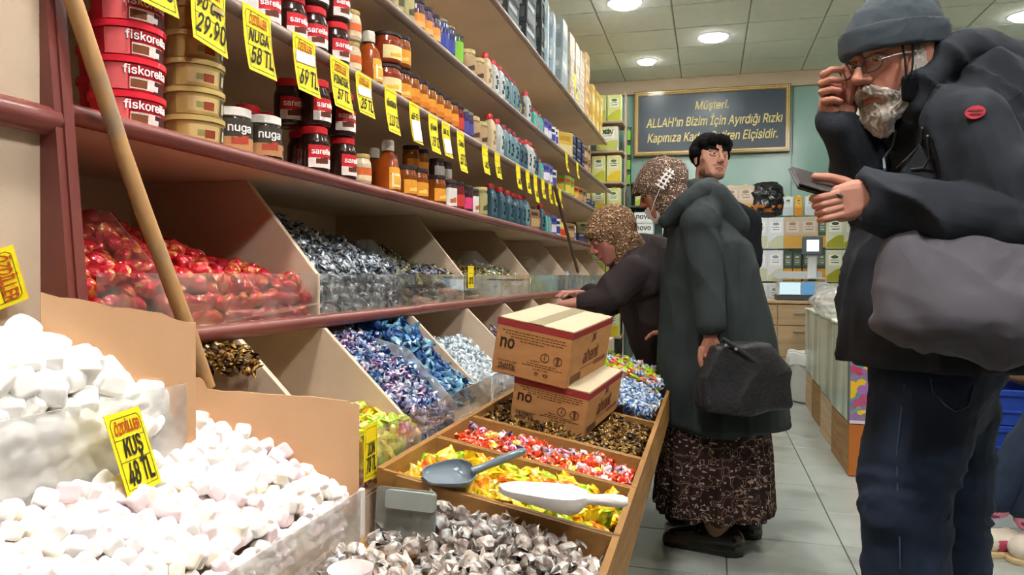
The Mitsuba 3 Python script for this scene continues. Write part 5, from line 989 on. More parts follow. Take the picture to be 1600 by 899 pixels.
scene['scarf_fine'] = leopard('#2c201e', '#5c463e', '#d8c8b4', 270); scene['scarf_brown'] = leopard('#22160f', '#7c5e46', '#c0a488', 150)
def paisley(p, n, uv):
    x, y, z = p.x + .3 * p.y, p.y, p.z; a = fbm(x * 27, y * 27, z * 27, 2); l = smoothstep(.022, .008, dr.abs(a - .5)) + smoothstep(.018, .006, dr.abs(a - .60)); d = smoothstep(.72, .80, noise(x * 90, y * 90, z * 90))
    return mix(mix(mix(lin('#231a1b'), lin('#3a2826'), noise(x * 11, y * 11, z * 11)), lin('#9c8478'), dr.minimum(l, 1) * .8), lin('#b8a8a0'), d * .7)
scene['skirt_print'] = prin(proc(paisley), roughness=.8, specular=.15)

# --- the old man with the phone
t = thing('person', 'bearded man in a dark hooded jacket and knit hat, holding glasses and a phone', 'person')
Rh = frame((-.82, -.572), math.radians(15)); oh = J(1400, 97, 1.6); HM = (Rh, oh, 1.0)
hl = lambda x, y, z: Rh @ np.array([x, y, z]) + oh
shc, shn, shf = J(1478, 190, 1.63), J(1516, 198, 1.46), J(1466, 205, 1.80)
eln, wrn = J(1580, 362, 1.40), J(1356, 312, 1.42); elf, wrf = J(1372, 325, 1.70), J(1312, 188, 1.63)
pel = J(1455, 590, 1.64); hA, kA, aA = J(1440, 620, 1.58), J(1411, 800, 1.55), J(1424, 1140, 1.60); hB, kB, aB = J(1478, 620, 1.72), J(1486, 800, 1.72), J(1494, 1096, 1.74)
Fm = np.array([-.9, -.43, 0]); Fm /= np.linalg.norm(Fm); Lm = np.array([-Fm[1], Fm[0], 0]); RB = np.stack([-Lm, Fm, [0, 0, 1]], 1)
# near hand under the phone
ph = J(1272, 296, 1.42)
fing = []
for i in range(4):
    y = 303 + 11 * i; fing.append([J(1308 + 2 * i, y, 1.398), J(1284 + 2 * i, y + 6, 1.392), J(1270 + 4 * i, y + 8, 1.412), J(1276 + 5 * i, y + 5, 1.436)])
hn = hand([(wrn, .028), (J(1338, 296, 1.41), .02), (J(1336, 328, 1.41), .02), (J(1308, 300, 1.405), .0125), (J(1314, 338, 1.405), .012), (J(1322, 320, 1.425), .016)], fing, [J(1338, 294, 1.43), J(1318, 284, 1.43), J(1296, 278, 1.428), J(1274, 277, 1.425)])
fing = []
for i in range(4):
    y = 116 + 13.5 * i; x = 1291 - (1, 4, 3, 0)[i]; fing.append([J(x + 4, y + 10, 1.63), J(x - 4, y + 1, 1.61), J(x + 10, y - 7 + 2 * i, 1.595), J(x + 27 - 2 * i, y - 7 + 3 * i, 1.598)])
hf = hand([(wrf, .027), (J(1326, 168, 1.64), .02), (J(1300, 172, 1.62), .018), (J(1294, 130, 1.63), .012), (J(1287, 166, 1.625), .012), (J(1322, 138, 1.645), .014)], fing, [J(1325, 160, 1.625), J(1330, 138, 1.61), J(1327, 120, 1.60), J(1320, 106, 1.598)])
core = smooth(union([hull(blob(shc - [0, 0, .02], (.16, .09, .05), RB), blob(J(1470, 330, 1.63), (.15, .11, .1), RB)), hull(blob(J(1470, 330, 1.63), (.15, .11, .1), RB), blob(pel, (.11, .085, .08), RB)), *chain([shn, eln, wrn], (.05, .042, .027)), *chain([shf, elf, wrf], (.05, .042, .026)), *chain([hA, kA, aA], (.07, .055, .04)), *chain([hB, kB, aB], (.07, .055, .04)), bone(hl(0, -.03, -.12), shc, .056, .075)]), .02, 6)
body(t, [to_mf(core), head_mf(Rh, oh, 1.0, 1.06), hn, hf], [HM], '#b07c6a'); eyes(t, Rh, oh, 1.0, '#4a3a2c'); brows(t, Rh, oh, 1.0, '#a39a90', .0055)
V3 = lambda *a: np.array(a)
# beard and moustache
bm_ = union([hull(blob((k_ * .068, .006, .002), (.011, .02, .02)), blob((k_ * .062, .004, -.04), (.014, .028, .026)), blob((k_ * .050, .032, -.075), (.024, .034, .03)), blob((k_ * .048, .005, -.085), (.02, .02, .02))) for k_ in (-1, 1)] + [hull(blob((k_ * .050, .035, -.075), (.02, .028, .026)), blob((k_ * .018, .078, -.105), (.024, .022, .026))) for k_ in (-1, 1)] + [hull(blob((-.018, .078, -.105), (.022, .022, .026)), blob((.018, .078, -.105), (.022, .022, .026)), blob((0, .072, -.135), (.022, .02, .02)))] + [hull(blob((k_ * .006, .104, -.044), (.008, .009, .009)), blob((k_ * .034, .084, -.062), (.010, .010, .013)), blob((k_ * .044, .062, -.075), (.012, .012, .012))) for k_ in (-1, 1)] + [hull(blob((-.014, .1, -.055), (.009, .008, .007)), blob((.014, .1, -.055), (.009, .008, .007)))] + [hull(blob((-.012, .09, -.082), (.01, .008, .008)), blob((.012, .09, -.082), (.01, .008, .008)), blob((0, .082, -.1), (.022, .016, .016)))])
bt = smooth(bm_, .0042, 5); v = np.array(bt.vertices); bt.vertices = v + np.array(bt.vertex_normals) * (.0055 * (meshkit.fbm(v * [260, 260, 90], 3, 3) - .5) * 2)[:, None]; v = np.array(bt.vertices)
sh_ = meshkit.fbm(v * [190, 190, 60], 3, 8)[:, None]; wm = np.exp(-((v[:, 0] ** 2 + (v[:, 2] + .06) ** 2) / .0016))[:, None]; cb = np.array(lin('#9a948d')) * (1 - sh_) + np.array(lin('#e2ddd6')) * sh_; cb = cb * (1 - wm * .6) + np.array(lin('#7c6450')) * wm * .6
scene[t + '__beard'] = M().add(v @ Rh.T + oh, bt.faces, cb).ply('vc_matt')
# hair at the temple and nape under the hat
hr = smooth(union([hull(blob((k_ * .068, -.005, .01), (.014, .022, .03)), blob((k_ * .066, .012, -.03), (.012, .016, .015))) for k_ in (-1, 1)] + [hull(blob((-.05, -.06, -.01), (.025, .035, .03)), blob((.05, -.06, -.01), (.025, .035, .03)), blob((0, -.075, -.03), (.04, .03, .03)))]), .006, 4); v = np.array(hr.vertices)
scene[t + '__hair'] = M().add((v + np.array(hr.vertex_normals) * (.003 * (meshkit.noise(v * 200, 4) - .5))[:, None]) @ Rh.T + oh, hr.faces, '#b9b2aa').ply('vc_matt')
# knitted hat: crown and turned-up cuff
nb = V3(0, -.136, 1) / np.linalg.norm([0, -.136, 1])
def tr(m, n, o): return m.trim_by_plane([float(x) for x in n], float(o))
crown = union([blob((0, -.008, .055), (.092, .114, .096)), blob((0, -.05, .09), (.07, .07, .06))]); crown = tr(crown, nb, .022); cuff = tr(tr(blob((0, -.004, .045), (.0985, .124, .115)), nb, .018), -nb, -.07)
for nm, m_, am in (('hat', crown, .004), ('hat_cuff', cuff, .0025)):
    h_ = wrinkled(smooth(m_, .006, 5), am, 22, 5); scene[t + '__' + nm] = M().add(h_.vertices @ Rh.T + oh, h_.faces, '#ffffff').ply('hat_knit')
# glasses, lifted and tilted
gl = M(); ln = M(); GR = rot([1, 0, 0], math.radians(14)); go = V3(0, .108, .004)
for k_ in (-1, 1):
    a_ = np.linspace(0, 2 * np.pi, 25); ring = np.stack([k_ * .033 + .024 * np.cos(a_), -.012 * np.abs(np.cos(a_)) * (np.cos(a_) * k_ > 0) * .6, .017 * np.sin(a_)], 1) @ GR.T + go
    gl.tube(ring @ Rh.T + oh, .0017, '#2c2624', 6); ln.add(np.vstack([ring[:-1], ring[:-1].mean(0)[None]]) @ Rh.T + oh, [[i, (i + 1) % 24, 24] for i in range(24)], '#ffffff')
    tp = np.array([(k_ * .057, -.004, .004), (k_ * .068, -.03, .012), (k_ * .079, -.075, .022)]) @ GR.T + go; gl.tube(tp @ Rh.T + oh, .0018, '#a8a4a0' if k_ < 0 else '#2c2624', 6)
gl.tube((np.array([(-.010, .002, .003), (0, .006, .006), (.010, .002, .003)]) @ GR.T + go) @ Rh.T + oh, .0017, '#2c2624', 6)
gt_ = thing('eyeglasses', 'dark-rimmed eyeglasses held at the bearded man\'s face', 'glasses'); obj('frame', gl, 'vc_gloss', gt_); scene[gt_ + '__lenses'] = ln.ply({'type': 'thindielectric'})
# mask hanging under the chin with two black straps
mk = M()
for a, b in ((J(1409, 66, 1.515), J(1416, 118, 1.50)), (J(1426, 70, 1.515), J(1424, 118, 1.50))): mk.tube([a, (a + b) / 2 + CR * .002, b], .0022, '#15171a', 6)
mks = smooth(hull(ball(J(1414, 124, 1.515), .007), ball(J(1426, 122, 1.515), .007), ball(J(1416, 152, 1.53), .009), ball(J(1434, 156, 1.54), .009)), .006, 4); mk.add(mks.vertices, mks.faces, '#17191d'); obj('face_mask', mk, 'vc_matt', t)
# jacket with hood
def ring_(px, py, d, a, b, z=.05): return blob(J(px, py, d), (b, a, z), RB)
lv = [ring_(1486, 215, 1.63, .10, .185, .06), ring_(1482, 310, 1.63, .15, .205), ring_(1468, 400, 1.63, .178, .215), ring_(1458, 490, 1.63, .183, .215), ring_(1452, 560, 1.63, .186, .215, .04)]
jk = [hull(lv[i], lv[i + 1]) for i in range(4)] + [hull(ball(shn, .074), ball(shf, .074), ball(J(1472, 162, 1.62), .065))]
jk += chain([shn, (shn + eln) / 2 + CD * .0, eln], (.078, .08, .076)) + chain([eln, (eln + wrn) / 2 + V3(0, 0, .006), wrn], (.077, .066, .047)) + chain([shf, elf], (.07, .06)) + chain([elf, (elf + wrf) / 2, wrf + V3(0, 0, -.012)], (.06, .05, .041))
jk += [hull(ball(J(1535, 100, 1.57), .05), ball(J(1600, 125, 1.58), .055), ball(J(1560, 185, 1.56), .08), ball(shn, .05)), hull(ball(J(1440, 165, 1.55), .026), ball(J(1408, 205, 1.62), .03), ball(J(1480, 190, 1.60), .06))]
jk += chain([J(1434, 163, 1.55), J(1442, 130, 1.545), J(1478, 98, 1.55), J(1535, 82, 1.57), J(1596, 108, 1.58), J(1620, 180, 1.6)], (.028, .036, .044, .05, .056, .07)) + chain([J(1448, 178, 1.62), J(1446, 165, 1.70), J(1470, 120, 1.74), J(1560, 110, 1.70)], (.04, .045, .055, .06))
jc = cloth(t, 'jacket', jk, .0085, 'jacket_cloth', amp=.024, f=9.5, seed=11, it=9, cut=[((0, 0, 1), .888)], squash=(1, 1, .75), sub=[blob(wrn - CR * .055, (.06, .06, .06)), blob(wrf + V3(0, 0, .068), (.06, .06, .06))])
cloth(t, 'roll_neck', [bone(hl(0, -.03, -.10), J(1474, 175, 1.63), .068, .075)], .01, 'vc_matt', col='#191b20', amp=.004, f=20, seed=13, sub=[ball(hl(0, -.022, -.075), .045)])
# zip, drawcords, round red badge on the sleeve
zp = M(); pz_ = [front_vertex(jc, x, y) for x, y in ((1398, 205), (1390, 228), (1384, 250), (1380, 262))]; zp.tube([p + n * .004 for p, n in pz_], .003, '#5c6670', 6)
for pts in (((1440, 200), (1432, 225), (1420, 245), (1400, 262)), ((1448, 215), (1452, 245), (1440, 262), (1422, 262))):
    q = [front_vertex(jc, *p) for p in pts]; zp.tube([p + n * .005 for p, n in q], .0026, '#4a525a', 6)
obj('zip_and_cords', zp, 'vc', t)
pb, nbv = front_vertex(jc, 1520, 173); Bz = basis(-CF * .55 + nbv * .45); bd = M(); el = shapely.affinity.rotate(shapely.affinity.scale(shapely.Point(0, 0).buffer(.0125, 16), 1.45, 1), 12)
bd.prism(el, .004, pb + nbv * .002, Bz[:, 0], Bz[:, 1], '#b4303e'); bd.prism(shapely.affinity.scale(el, .8, .16), .0008, pb + nbv * .002 + Bz[:, 2] * .0042 + Bz[:, 1] * .003, Bz[:, 0], Bz[:, 1], '#5c1a26'); bd.prism(shapely.affinity.scale(el, .62, .16), .0008, pb + nbv * .002 + Bz[:, 2] * .0042 - Bz[:, 1] * .004, Bz[:, 0], Bz[:, 1], '#5c1a26'); obj('badge', bd, 'vc', t)
# jeans and shoes
jnc = cloth(t, 'jeans', [hull(blob(pel + V3(0, 0, .06), (.16, .125, .06), RB), ball(hA, .105), ball(hB, .105))] + chain([hA, kA, (kA + aA) / 2, aA + V3(0, 0, -.02)], (.108, .088, .083, .074)) + chain([hB, kB, (kB + aB) / 2, aB + V3(0, 0, -.02)], (.105, .080, .077, .072)), .011, 'denim', amp=.012, f=9, seed=23, squash=(.7, .7, 1.5), cut=[((0, 0, -1), -.93)])
sm = M()
for pts in ([(1410, 604), (1404, 650), (1400, 700), (1398, 760), (1400, 840), (1404, 890)], [(1455, 588), (1458, 612), (1474, 632), (1494, 640), (1514, 630), (1524, 606)]):
    q = [front_vertex(jnc, *p) for p in pts]; sm.tube([p + n * .001 for p, n in q], .0018, '#46546c', 6)
obj('seams', sm, 'vc_matt', t)
for a in (aA, aB): sh = smooth(union(chain([V3(a[0], a[1], .055) - Fm * .05, V3(a[0], a[1], .05) + Fm * .06, V3(a[0], a[1], .035) + Fm * .17], (.055, .05, .035))), .012, 5); sh = to_tm(to_mf(sh).trim_by_plane([0, 0, 1], .001)); obj('shoe', M().add(sh.vertices, sh.faces, '#24221f'), 'vc', t)
# phone in a dark wallet case
pu = -CR * .93 - CD * .30 + CF * .1; pu /= np.linalg.norm(pu); pv = CF * .9 - CD * .42 + CR * .1; pv -= pu * (pv @ pu); pv /= np.linalg.norm(pv); pn_ = np.cross(pu, pv); PR = np.stack([pu, pv, pn_], 1)
k = thing('phone', 'phone in a dark wallet case held in the bearded man\'s hand', 'phone'); po = J(1276, 297, 1.415) + pv * .045
obj('case', M().box((-.042, -.065, -.005), (.042, .075, .004), '#2a2828', R=PR, t=po, bevel=.004), 'vc', k); obj('flap', M().box((-.045, -.068, -.0085), (.04, .07, -.0055), '#353231', R=PR, t=po, bevel=.0012), 'vc', k); obj('glass', M().box((-.037, -.06, .0041), (.037, .07, .0055), '#11151c', R=PR, t=po), 'vc_gloss', k)
# cloth bag hanging from the forearm
t = thing('cloth_bag', 'large sagging dark grey cloth bag hanging from the bearded man\'s forearm', 'bag')
bgp = [(1402, 390, 1.40, .03), (1480, 374, 1.43, .05), (1580, 378, 1.43, .06), (1660, 400, 1.42, .07), (1640, 500, 1.37, .075), (1560, 500, 1.32, .085), (1470, 490, 1.33, .07), (1405, 500, 1.36, .045), (1378, 503, 1.38, .022)]
B_ = [ball(J(a, b, d), r) for a, b, d, r in bgp]
cloth(t, 'body', [hull(*B_[:3], *B_[5:8]), hull(*B_[2:6]), hull(B_[7], B_[8]), hull(B_[6], B_[7])], .009, 'bag_cloth', amp=.012, f=9, seed=44, it=12, squash=(2.0, 2.0, .6), fold=lambda v: .0085 * (1 - np.abs(np.sin((v @ CR) * 19 + (v @ CD) * -15 + 3.5 * meshkit.noise(v * 6, 4)))) ** 2 * (.3 + 1.4 * meshkit.noise(v * 7 + 5, 6)) * np.clip((v[:, 2] - 1.0) / .1, 0.15, 1))

scene['bag_leather'] = prin(proc(lambda p, n, uv: mix(lin('#17181b'), lin('#2e2f34'), noise(p.x * 220, p.y * 220, p.z * 220))), roughness=.5, specular=.4)
# --- the standing woman with the handbag
t = thing('person', 'woman in a long dark green-black coat, speckled headscarf and patterned skirt, holding a black handbag', 'person')
F1 = np.array([-.98, .18, 0]); F1 /= np.linalg.norm(F1); L1_ = np.array([-F1[1], F1[0], 0]); R1_ = np.stack([-L1_, F1, [0, 0, 1]], 1)
Rw = frame(F1, math.radians(26)); ow = J(1036, 296, 2.95); W1H = (Rw, ow, .93)
hw = lambda x, y, z: Rw @ (np.array([x, y, z]) * .93) + ow
sn, sf_, sc_ = J(1092, 352, 2.79), J(1108, 352, 3.11), J(1100, 350, 2.95); en, wn_ = J(1108, 452, 2.755), J(1110, 528, 2.70); ef, wf = J(1075, 470, 3.12), J(1060, 520, 3.0)
pl1 = J(1122, 560, 2.95); fN, fF = V3(J(1120, 850, 2.86)[0], J(1120, 850, 2.86)[1], .07), V3(J(1150, 830, 3.05)[0], J(1150, 830, 3.05)[1], .07)
fing = []
for i in range(4): x = 1122 - 7 * i; fing.append([J(x, 549 + i * 1.5, 2.685), J(x + 5, 560 + i, 2.675), J(x + 9, 566, 2.69), J(x + 8, 562, 2.705)])
hnd = hand([(wn_, .024), (J(1100, 545, 2.70), .016), (J(1121, 543, 2.695), .015), (J(1098, 552, 2.69), .012), (J(1122, 550, 2.69), .011)], fing, [J(1096, 546, 2.69), J(1094, 560, 2.68), J(1096, 571, 2.675), J(1101, 578, 2.675)])
core = smooth(union([hull(blob(sc_, (.14, .08, .05), R1_), blob(pl1, (.14, .12, .1), R1_)), *chain([sn, en, wn_], (.05, .042, .025)), *chain([sf_, ef, wf], (.05, .042, .026)), *chain([pl1 - L1_ * -.08, fN], (.09, .04)), *chain([pl1 - L1_ * .08, fF], (.09, .04)), bone(hw(0, -.03, -.12), sc_, .05, .06)]), .02, 6)
fing2 = [[wf + F1 * .07 + L1_ * (.02 - .013 * i), wf + F1 * .11 + L1_ * (.02 - .013 * i) - V3(0, 0, .01), wf + F1 * .13 + L1_ * (.02 - .013 * i) - V3(0, 0, .03)] for i in range(4)]
hnd2 = hand([(wf, .024), (wf + F1 * .06 + L1_ * .02, .013), (wf + F1 * .06 - L1_ * .02, .013)], fing2, [wf + F1 * .03 + L1_ * .03, wf + F1 * .07 + L1_ * .05, wf + F1 * .09 + L1_ * .05])
body(t, [to_mf(core), head_mf(Rw, ow, .93, ears=False), hnd, hnd2], [W1H], '#9c6a56'); eyes(t, Rw, ow, .93); brows(t, Rw, ow, .93, '#2c2220', .003)
# headscarf with stiff brim, then its drape round the neck
face_cut = hull(blob((0, .10, -.01), (.052, .06, .06)), blob((0, .10, -.08), (.045, .05, .05)), blob((0, .2, -.05), (.06, .05, .08)))
hood_ = union([blob((0, -.012, .035), (.092, .118, .106)), hull(blob((0, .07, .06), (.055, .05, .03)), blob((0, .118, .040), (.03, .014, .014)), blob((0, 0, .05), (.085, .06, .07))), hull(blob((0, -.01, -.02), (.088, .09, .08)), blob((0, -.02, -.13), (.075, .08, .05)))]) - face_cut
sct = wrinkled(smooth(hood_, .008, 6), .006, 16, 41); scene[t + '__headscarf'] = M().add((sct.vertices * .93) @ Rw.T + ow, sct.faces, '#ffffff').ply('scarf_fine')
mkw = smooth(union([hull(*[ball((k_ * .036, .06, -.05), .012, 12) for k_ in (-1, 1)], ball((0, .104, -.055), .012, 12), ball((0, .085, -.11), .014, 12), *[ball((k_ * .034, .05, -.1), .012, 12) for k_ in (-1, 1)])]), .006, 4)
scene[t + '__face_mask'] = M().add(((mkw.vertices) * .93) @ Rw.T + ow, mkw.faces, '#d8cfca').ply('vc_matt')
hk = M(); A_, B_2 = hw(-.092, .03, -.045), J(1052, 296, 2.815); side = -1 if (hw(-.09, 0, 0) - EYE) @ CF < (hw(.09, 0, 0) - EYE) @ CF else 1
A_ = hw(side * .06, .075, -.075); B_2 = hw(side * .098, -.01, -.01); C_2 = hw(side * .085, -.085, .035)
hk.tube([A_, (A_ + B_2) / 2 + L1_ * .012, B_2], .0022, '#e4e2de', 6); dv = (C_2 - B_2); dl = np.linalg.norm(dv); dv /= dl; nv = np.cross(dv, L1_); nv /= np.linalg.norm(nv)
for q_ in (-.010, .010): hk.tube([B_2 + nv * q_ + L1_ * .012, (B_2 + C_2) / 2 + nv * q_ + L1_ * .02, C_2 + nv * q_ * .6 + L1_ * .008], .0042, '#f0f0ee', 6)
for i in range(5): c = B_2 + dv * dl * (.05 + .2 * i) + L1_ * .018; hk.tube([c - nv * .022, c, c + nv * .022], .0036, '#f0f0ee', 6)
obj('mask_strap_clip', hk, 'vc', t)
def rg(px, py, d, a, b, R_, z=.045): return blob(J(px, py, d), (b, a, z), R_)
lv = [rg(1092, 335, 2.96, .085, .13, R1_, .04), rg(1108, 385, 2.96, .165, .20, R1_), rg(1112, 450, 2.96, .205, .20, R1_), rg(1119, 530, 2.96, .235, .215, R1_), rg(1125, 600, 2.96, .25, .25, R1_), rg(1130, 655, 2.96, .255, .265, R1_, .05)]
ct_ = [hull(lv[i], lv[i + 1]) for i in range(5)] + [hull(ball(sn, .075), ball(sf_, .075), ball(J(1105, 315, 2.95), .07)), hull(ball(J(1085, 300, 2.93), .045), ball(J(1120, 310, 2.9), .06), ball(J(1150, 350, 2.92), .06), ball(J(1060, 335, 2.9), .03))]
ct_ += chain([J(1040, 345, 2.86), J(1066, 322, 2.83), J(1095, 300, 2.86), J(1112, 296, 2.97)], (.022, .03, .035, .04)) + chain([sn, en, J(1110, 508, 2.70)], (.07, .062, .05))
sd_ = np.cross([0, 0, 1], -F1)
cw = cloth(t, 'coat', ct_, .011, 'coat_green', amp=.015, f=8, seed=51, it=10, squash=(1.3, 1.3, .3), cut=[((.06, 0, 1), .43 + .06 * J(1128, 650, 2.96)[0])], sub=[blob(wn_ - V3(0, 0, .03), (.05, .05, .055))])
lv = [rg(1118, 620, 2.96, .20, .20, R1_, .05), rg(1116, 700, 2.96, .222, .21, R1_, .05), rg(1113, 790, 2.96, .232, .225, R1_, .05)]
def pleat(v): return v
m_ = smooth(union([hull(lv[0], lv[1]), hull(lv[1], lv[2])]), .011, 6); v = np.array(m_.vertices); cS = J(1114, 700, 2.96); an = np.arctan2(v[:, 1] - cS[1], v[:, 0] - cS[0]); k_ = np.clip((.55 - v[:, 2]) / .4, 0, 1)
m_.vertices = v + np.array(m_.vertex_normals) * ((.012 * np.sin(an * 13 + 2 * np.sin(an * 3)) + .008 * np.sin(an * 29)) * k_)[:, None]; m_ = to_tm(to_mf(m_).trim_by_plane([0, .0, 1.0], .135)); scene[t + '__skirt'] = M().add(m_.vertices, m_.faces, '#ffffff').ply('skirt_print')
for nm, p0, a0 in (('near', fN, 0), ('far', fF, 0)):
    b0_ = V3(p0[0], p0[1], 0); F_ = F1
    for q_ in ('sock', 'shoe'):
        if q_ == 'sock': mm = smooth(bone(b0_ + V3(0, 0, .06), b0_ + V3(0, 0, .2), .045, .055), .012, 3); obj('sock', M().add(mm.vertices, mm.faces, '#8a7462' if nm == 'near' else '#2a2624'), 'vc_matt', t)
        else:
            mm = smooth(union(chain([b0_ - F_ * .055 + V3(0, 0, .052), b0_ + F_ * .05 + V3(0, 0, .05), b0_ + F_ * .13 + V3(0, 0, .036), b0_ + F_ * .18 + V3(0, 0, .03)], (.05, .05, .042, .03)) + [bone(b0_ - F_ * .05 + V3(0, 0, .02), b0_ + F_ * .17 + V3(0, 0, .02), .056, .045)]), .008, 4); mm = to_tm(to_mf(mm).trim_by_plane([0, 0, 1], .001)); sh_k = obj('shoe', M().add(mm.vertices, mm.faces, '#17181a'), 'vc_gloss', t)
            so = M(); [so.tube([b0_ + F_ * (.06 + .03 * i) + L1_ * (.04) + V3(0, 0, .085 - .012 * i), b0_ + F_ * (.065 + .03 * i) + V3(0, 0, .1 - .012 * i), b0_ + F_ * (.06 + .03 * i) - L1_ * .04 + V3(0, 0, .085 - .012 * i)], .004, '#34363a', 6) for i in range(2)]; scene[numbered(sh_k + '__strap')] = so.ply('vc')
# handbag
t = thing('handbag', 'black quilted handbag in the hand of the woman with the patterned skirt', 'bag')
q = [J(a, b, 2.64) for a, b in ((1120, 548), (1196, 545), (1218, 580), (1224, 628), (1160, 636), (1106, 632), (1104, 590))]
cloth(t, 'body', [hull(*[ball(p + CF * o, r) for p, r in zip(q, (.02, .022, .03, .028, .03, .028, .022)) for o in (-.015, .045)])], .008, 'bag_leather', amp=.012, f=12, seed=61, it=6)
hb = M(); hb.tube([J(1136, 552, 2.62), J(1122, 540, 2.655), J(1112, 556, 2.662), J(1124, 562, 2.64), J(1150, 560, 2.61)], .008, '#1b1c1f', 8); hb.tube([J(1128, 530, 2.60), J(1145, 540, 2.60), J(1175, 562, 2.60), J(1205, 580, 2.61), J(1217, 600, 2.61)], .009, '#26272b', 8); hb.tube([J(1132, 536, 2.655), J(1180, 544, 2.63), J(1212, 548, 2.63)], .006, '#2e2f33', 8); obj('handle', hb, 'vc', t)
rv = M()
for a, b in ((1134, 540), (1150, 546)): rv.add(trimesh.creation.icosphere(subdivisions=2, radius=.006).vertices + J(a, b, 2.59), trimesh.creation.icosphere(subdivisions=2).faces, '#8a8478')
obj('stud', rv, 'steel', t)

# --- the woman bending over the trays
t = thing('person', 'woman in a dark brown coat and leopard headscarf bending over the candy trays', 'person')
F2 = -CR * .94 - CF * .06; F2 = np.array([F2[0], F2[1], 0]); F2 /= np.linalg.norm(F2); L2_ = np.array([-F2[1], F2[0], 0]); R2_ = np.stack([-L2_, F2, [0, 0, 1]], 1)
Rx = frame(F2, math.radians(30)); ox = J(956, 370, 3.16); W2H = (Rx, ox, .95); hx = lambda x, y, z: Rx @ (np.array([x, y, z]) * .95) + ox
s0_ = J(1010, 415, 3.2); sn2, sf2 = J(992, 425, 3.04), J(1000, 415, 3.36); pl2 = J(1092, 505, 3.32); ftN = V3(J(1110, 790, 3.2)[0] - .02, J(1110, 790, 3.2)[1], .07); ftF = V3(ftN[0] + .02, ftN[1] + .22, .07)
en2, wn2 = J(942, 470, 3.0), J(905, 473, 3.02); ef2, wf2 = J(955, 470, 3.38), J(915, 462, 3.3)
def simple_hand(w_, dirv, up):
    dirv = dirv / np.linalg.norm(dirv); s_ = np.cross(dirv, up); s_ /= np.linalg.norm(s_); u_ = np.cross(s_, dirv)
    fg = [[w_ + dirv * .08 + s_ * (.026 - .017 * i), w_ + dirv * (.115 + .006 * (i in (1, 2))) + s_ * (.028 - .018 * i) - u_ * .008, w_ + dirv * (.14 + .01 * (i in (1, 2))) + s_ * (.028 - .018 * i) - u_ * .03] for i in range(4)]
    return hand([(w_, .024), (w_ + dirv * .075 + s_ * .026, .012), (w_ + dirv * .075 - s_ * .026, .012), (w_ + dirv * .04, .02)], fg, [w_ + dirv * .03 + s_ * .028, w_ + dirv * .065 + s_ * .048, w_ + dirv * .095 + s_ * .05])
core = smooth(union([hull(blob(s0_, (.10, .06, .05), R2_), blob(pl2, (.11, .09, .08), R2_)), *chain([sn2, en2, wn2], (.042, .036, .025)), *chain([sf2, ef2, wf2], (.042, .036, .025)), *chain([pl2 + L2_ * .08, ftN], (.085, .04)), *chain([pl2 - L2_ * .08, ftF], (.085, .04)), bone(hx(0, -.03, -.12), s0_, .05, .06)]), .02, 6)
body(t, [to_mf(core), head_mf(Rx, ox, .95, ears=False), simple_hand(wn2, wn2 - en2, V3(0, 0, 1)), simple_hand(wf2, wf2 - ef2, V3(0, 0, 1))], [W2H], '#b0766a'); eyes(t, Rx, ox, .95); brows(t, Rx, ox, .95, '#3a2c26', .003)
hood_ = union([blob((0, -.02, .035), (.094, .118, .108)), hull(blob((0, .06, .06), (.06, .05, .03)), blob((0, .098, .045), (.035, .014, .014)), blob((0, -.02, .05), (.088, .08, .07))), hull(blob((0, -.03, -.02), (.088, .075, .08)), blob((0, -.01, -.125), (.07, .07, .035)), blob((0, -.075, -.10), (.075, .045, .05)))]) - hull(blob((0, .11, .0), (.060, .07, .058)), blob((0, .10, -.07), (.052, .06, .05)), blob((0, .2, -.05), (.07, .05, .08)))
sct = wrinkled(smooth(hood_, .008, 6), .007, 15, 43); scene[t + '__headscarf'] = M().add((sct.vertices * .95) @ Rx.T + ox, sct.faces, '#ffffff').ply('scarf_brown')
kn = M(); kp = hx(.045, .055, -.135); k0 = J(972, 412, 3.02); kn.tube([k0, k0 + CR * .012 + CD * .01, k0 + CR * .022 - CD * .004], .006, '#d8d0c4', 6); kn.tube([k0, k0 - CR * .006 + CD * .02], .004, '#8a7058', 6); kn.tube([k0 + CR * .008, k0 + CR * .012 + CD * .045], .004, '#4a3a30', 6); obj('scarf_knot', kn, 'vc', t)
lv = [rg(985, 420, 3.2, .09, .15, R2_, .06), rg(1015, 455, 3.22, .15, .19, R2_, .08), rg(1060, 510, 3.28, .19, .205, R2_, .07), rg(1098, 600, 3.34, .17, .19, R2_, .05), rg(1115, 690, 3.38, .15, .19, R2_, .05)]
cb_ = [hull(lv[i], lv[i + 1]) for i in range(4)] + [hull(ball(sn2, .07), ball(sf2, .07), ball(J(1004, 385, 3.2), .06), ball(J(1030, 400, 3.26), .09), lv[1]), hull(blob(J(1010, 535, 3.28), (.17, .06, .05), R2_), lv[1], blob(J(1030, 590, 3.28), (.15, .05, .03), R2_))]
cb_ += chain([sn2, en2, J(914, 472, 3.02)], (.075, .062, .048)) + chain([sf2, ef2, J(925, 462, 3.32)], (.075, .062, .048))
cloth(t, 'coat', cb_, .012, 'coat_brown', amp=.016, f=7, seed=71, it=10, squash=(1, 1, .5), cut=[((0, 0, 1), .32)])
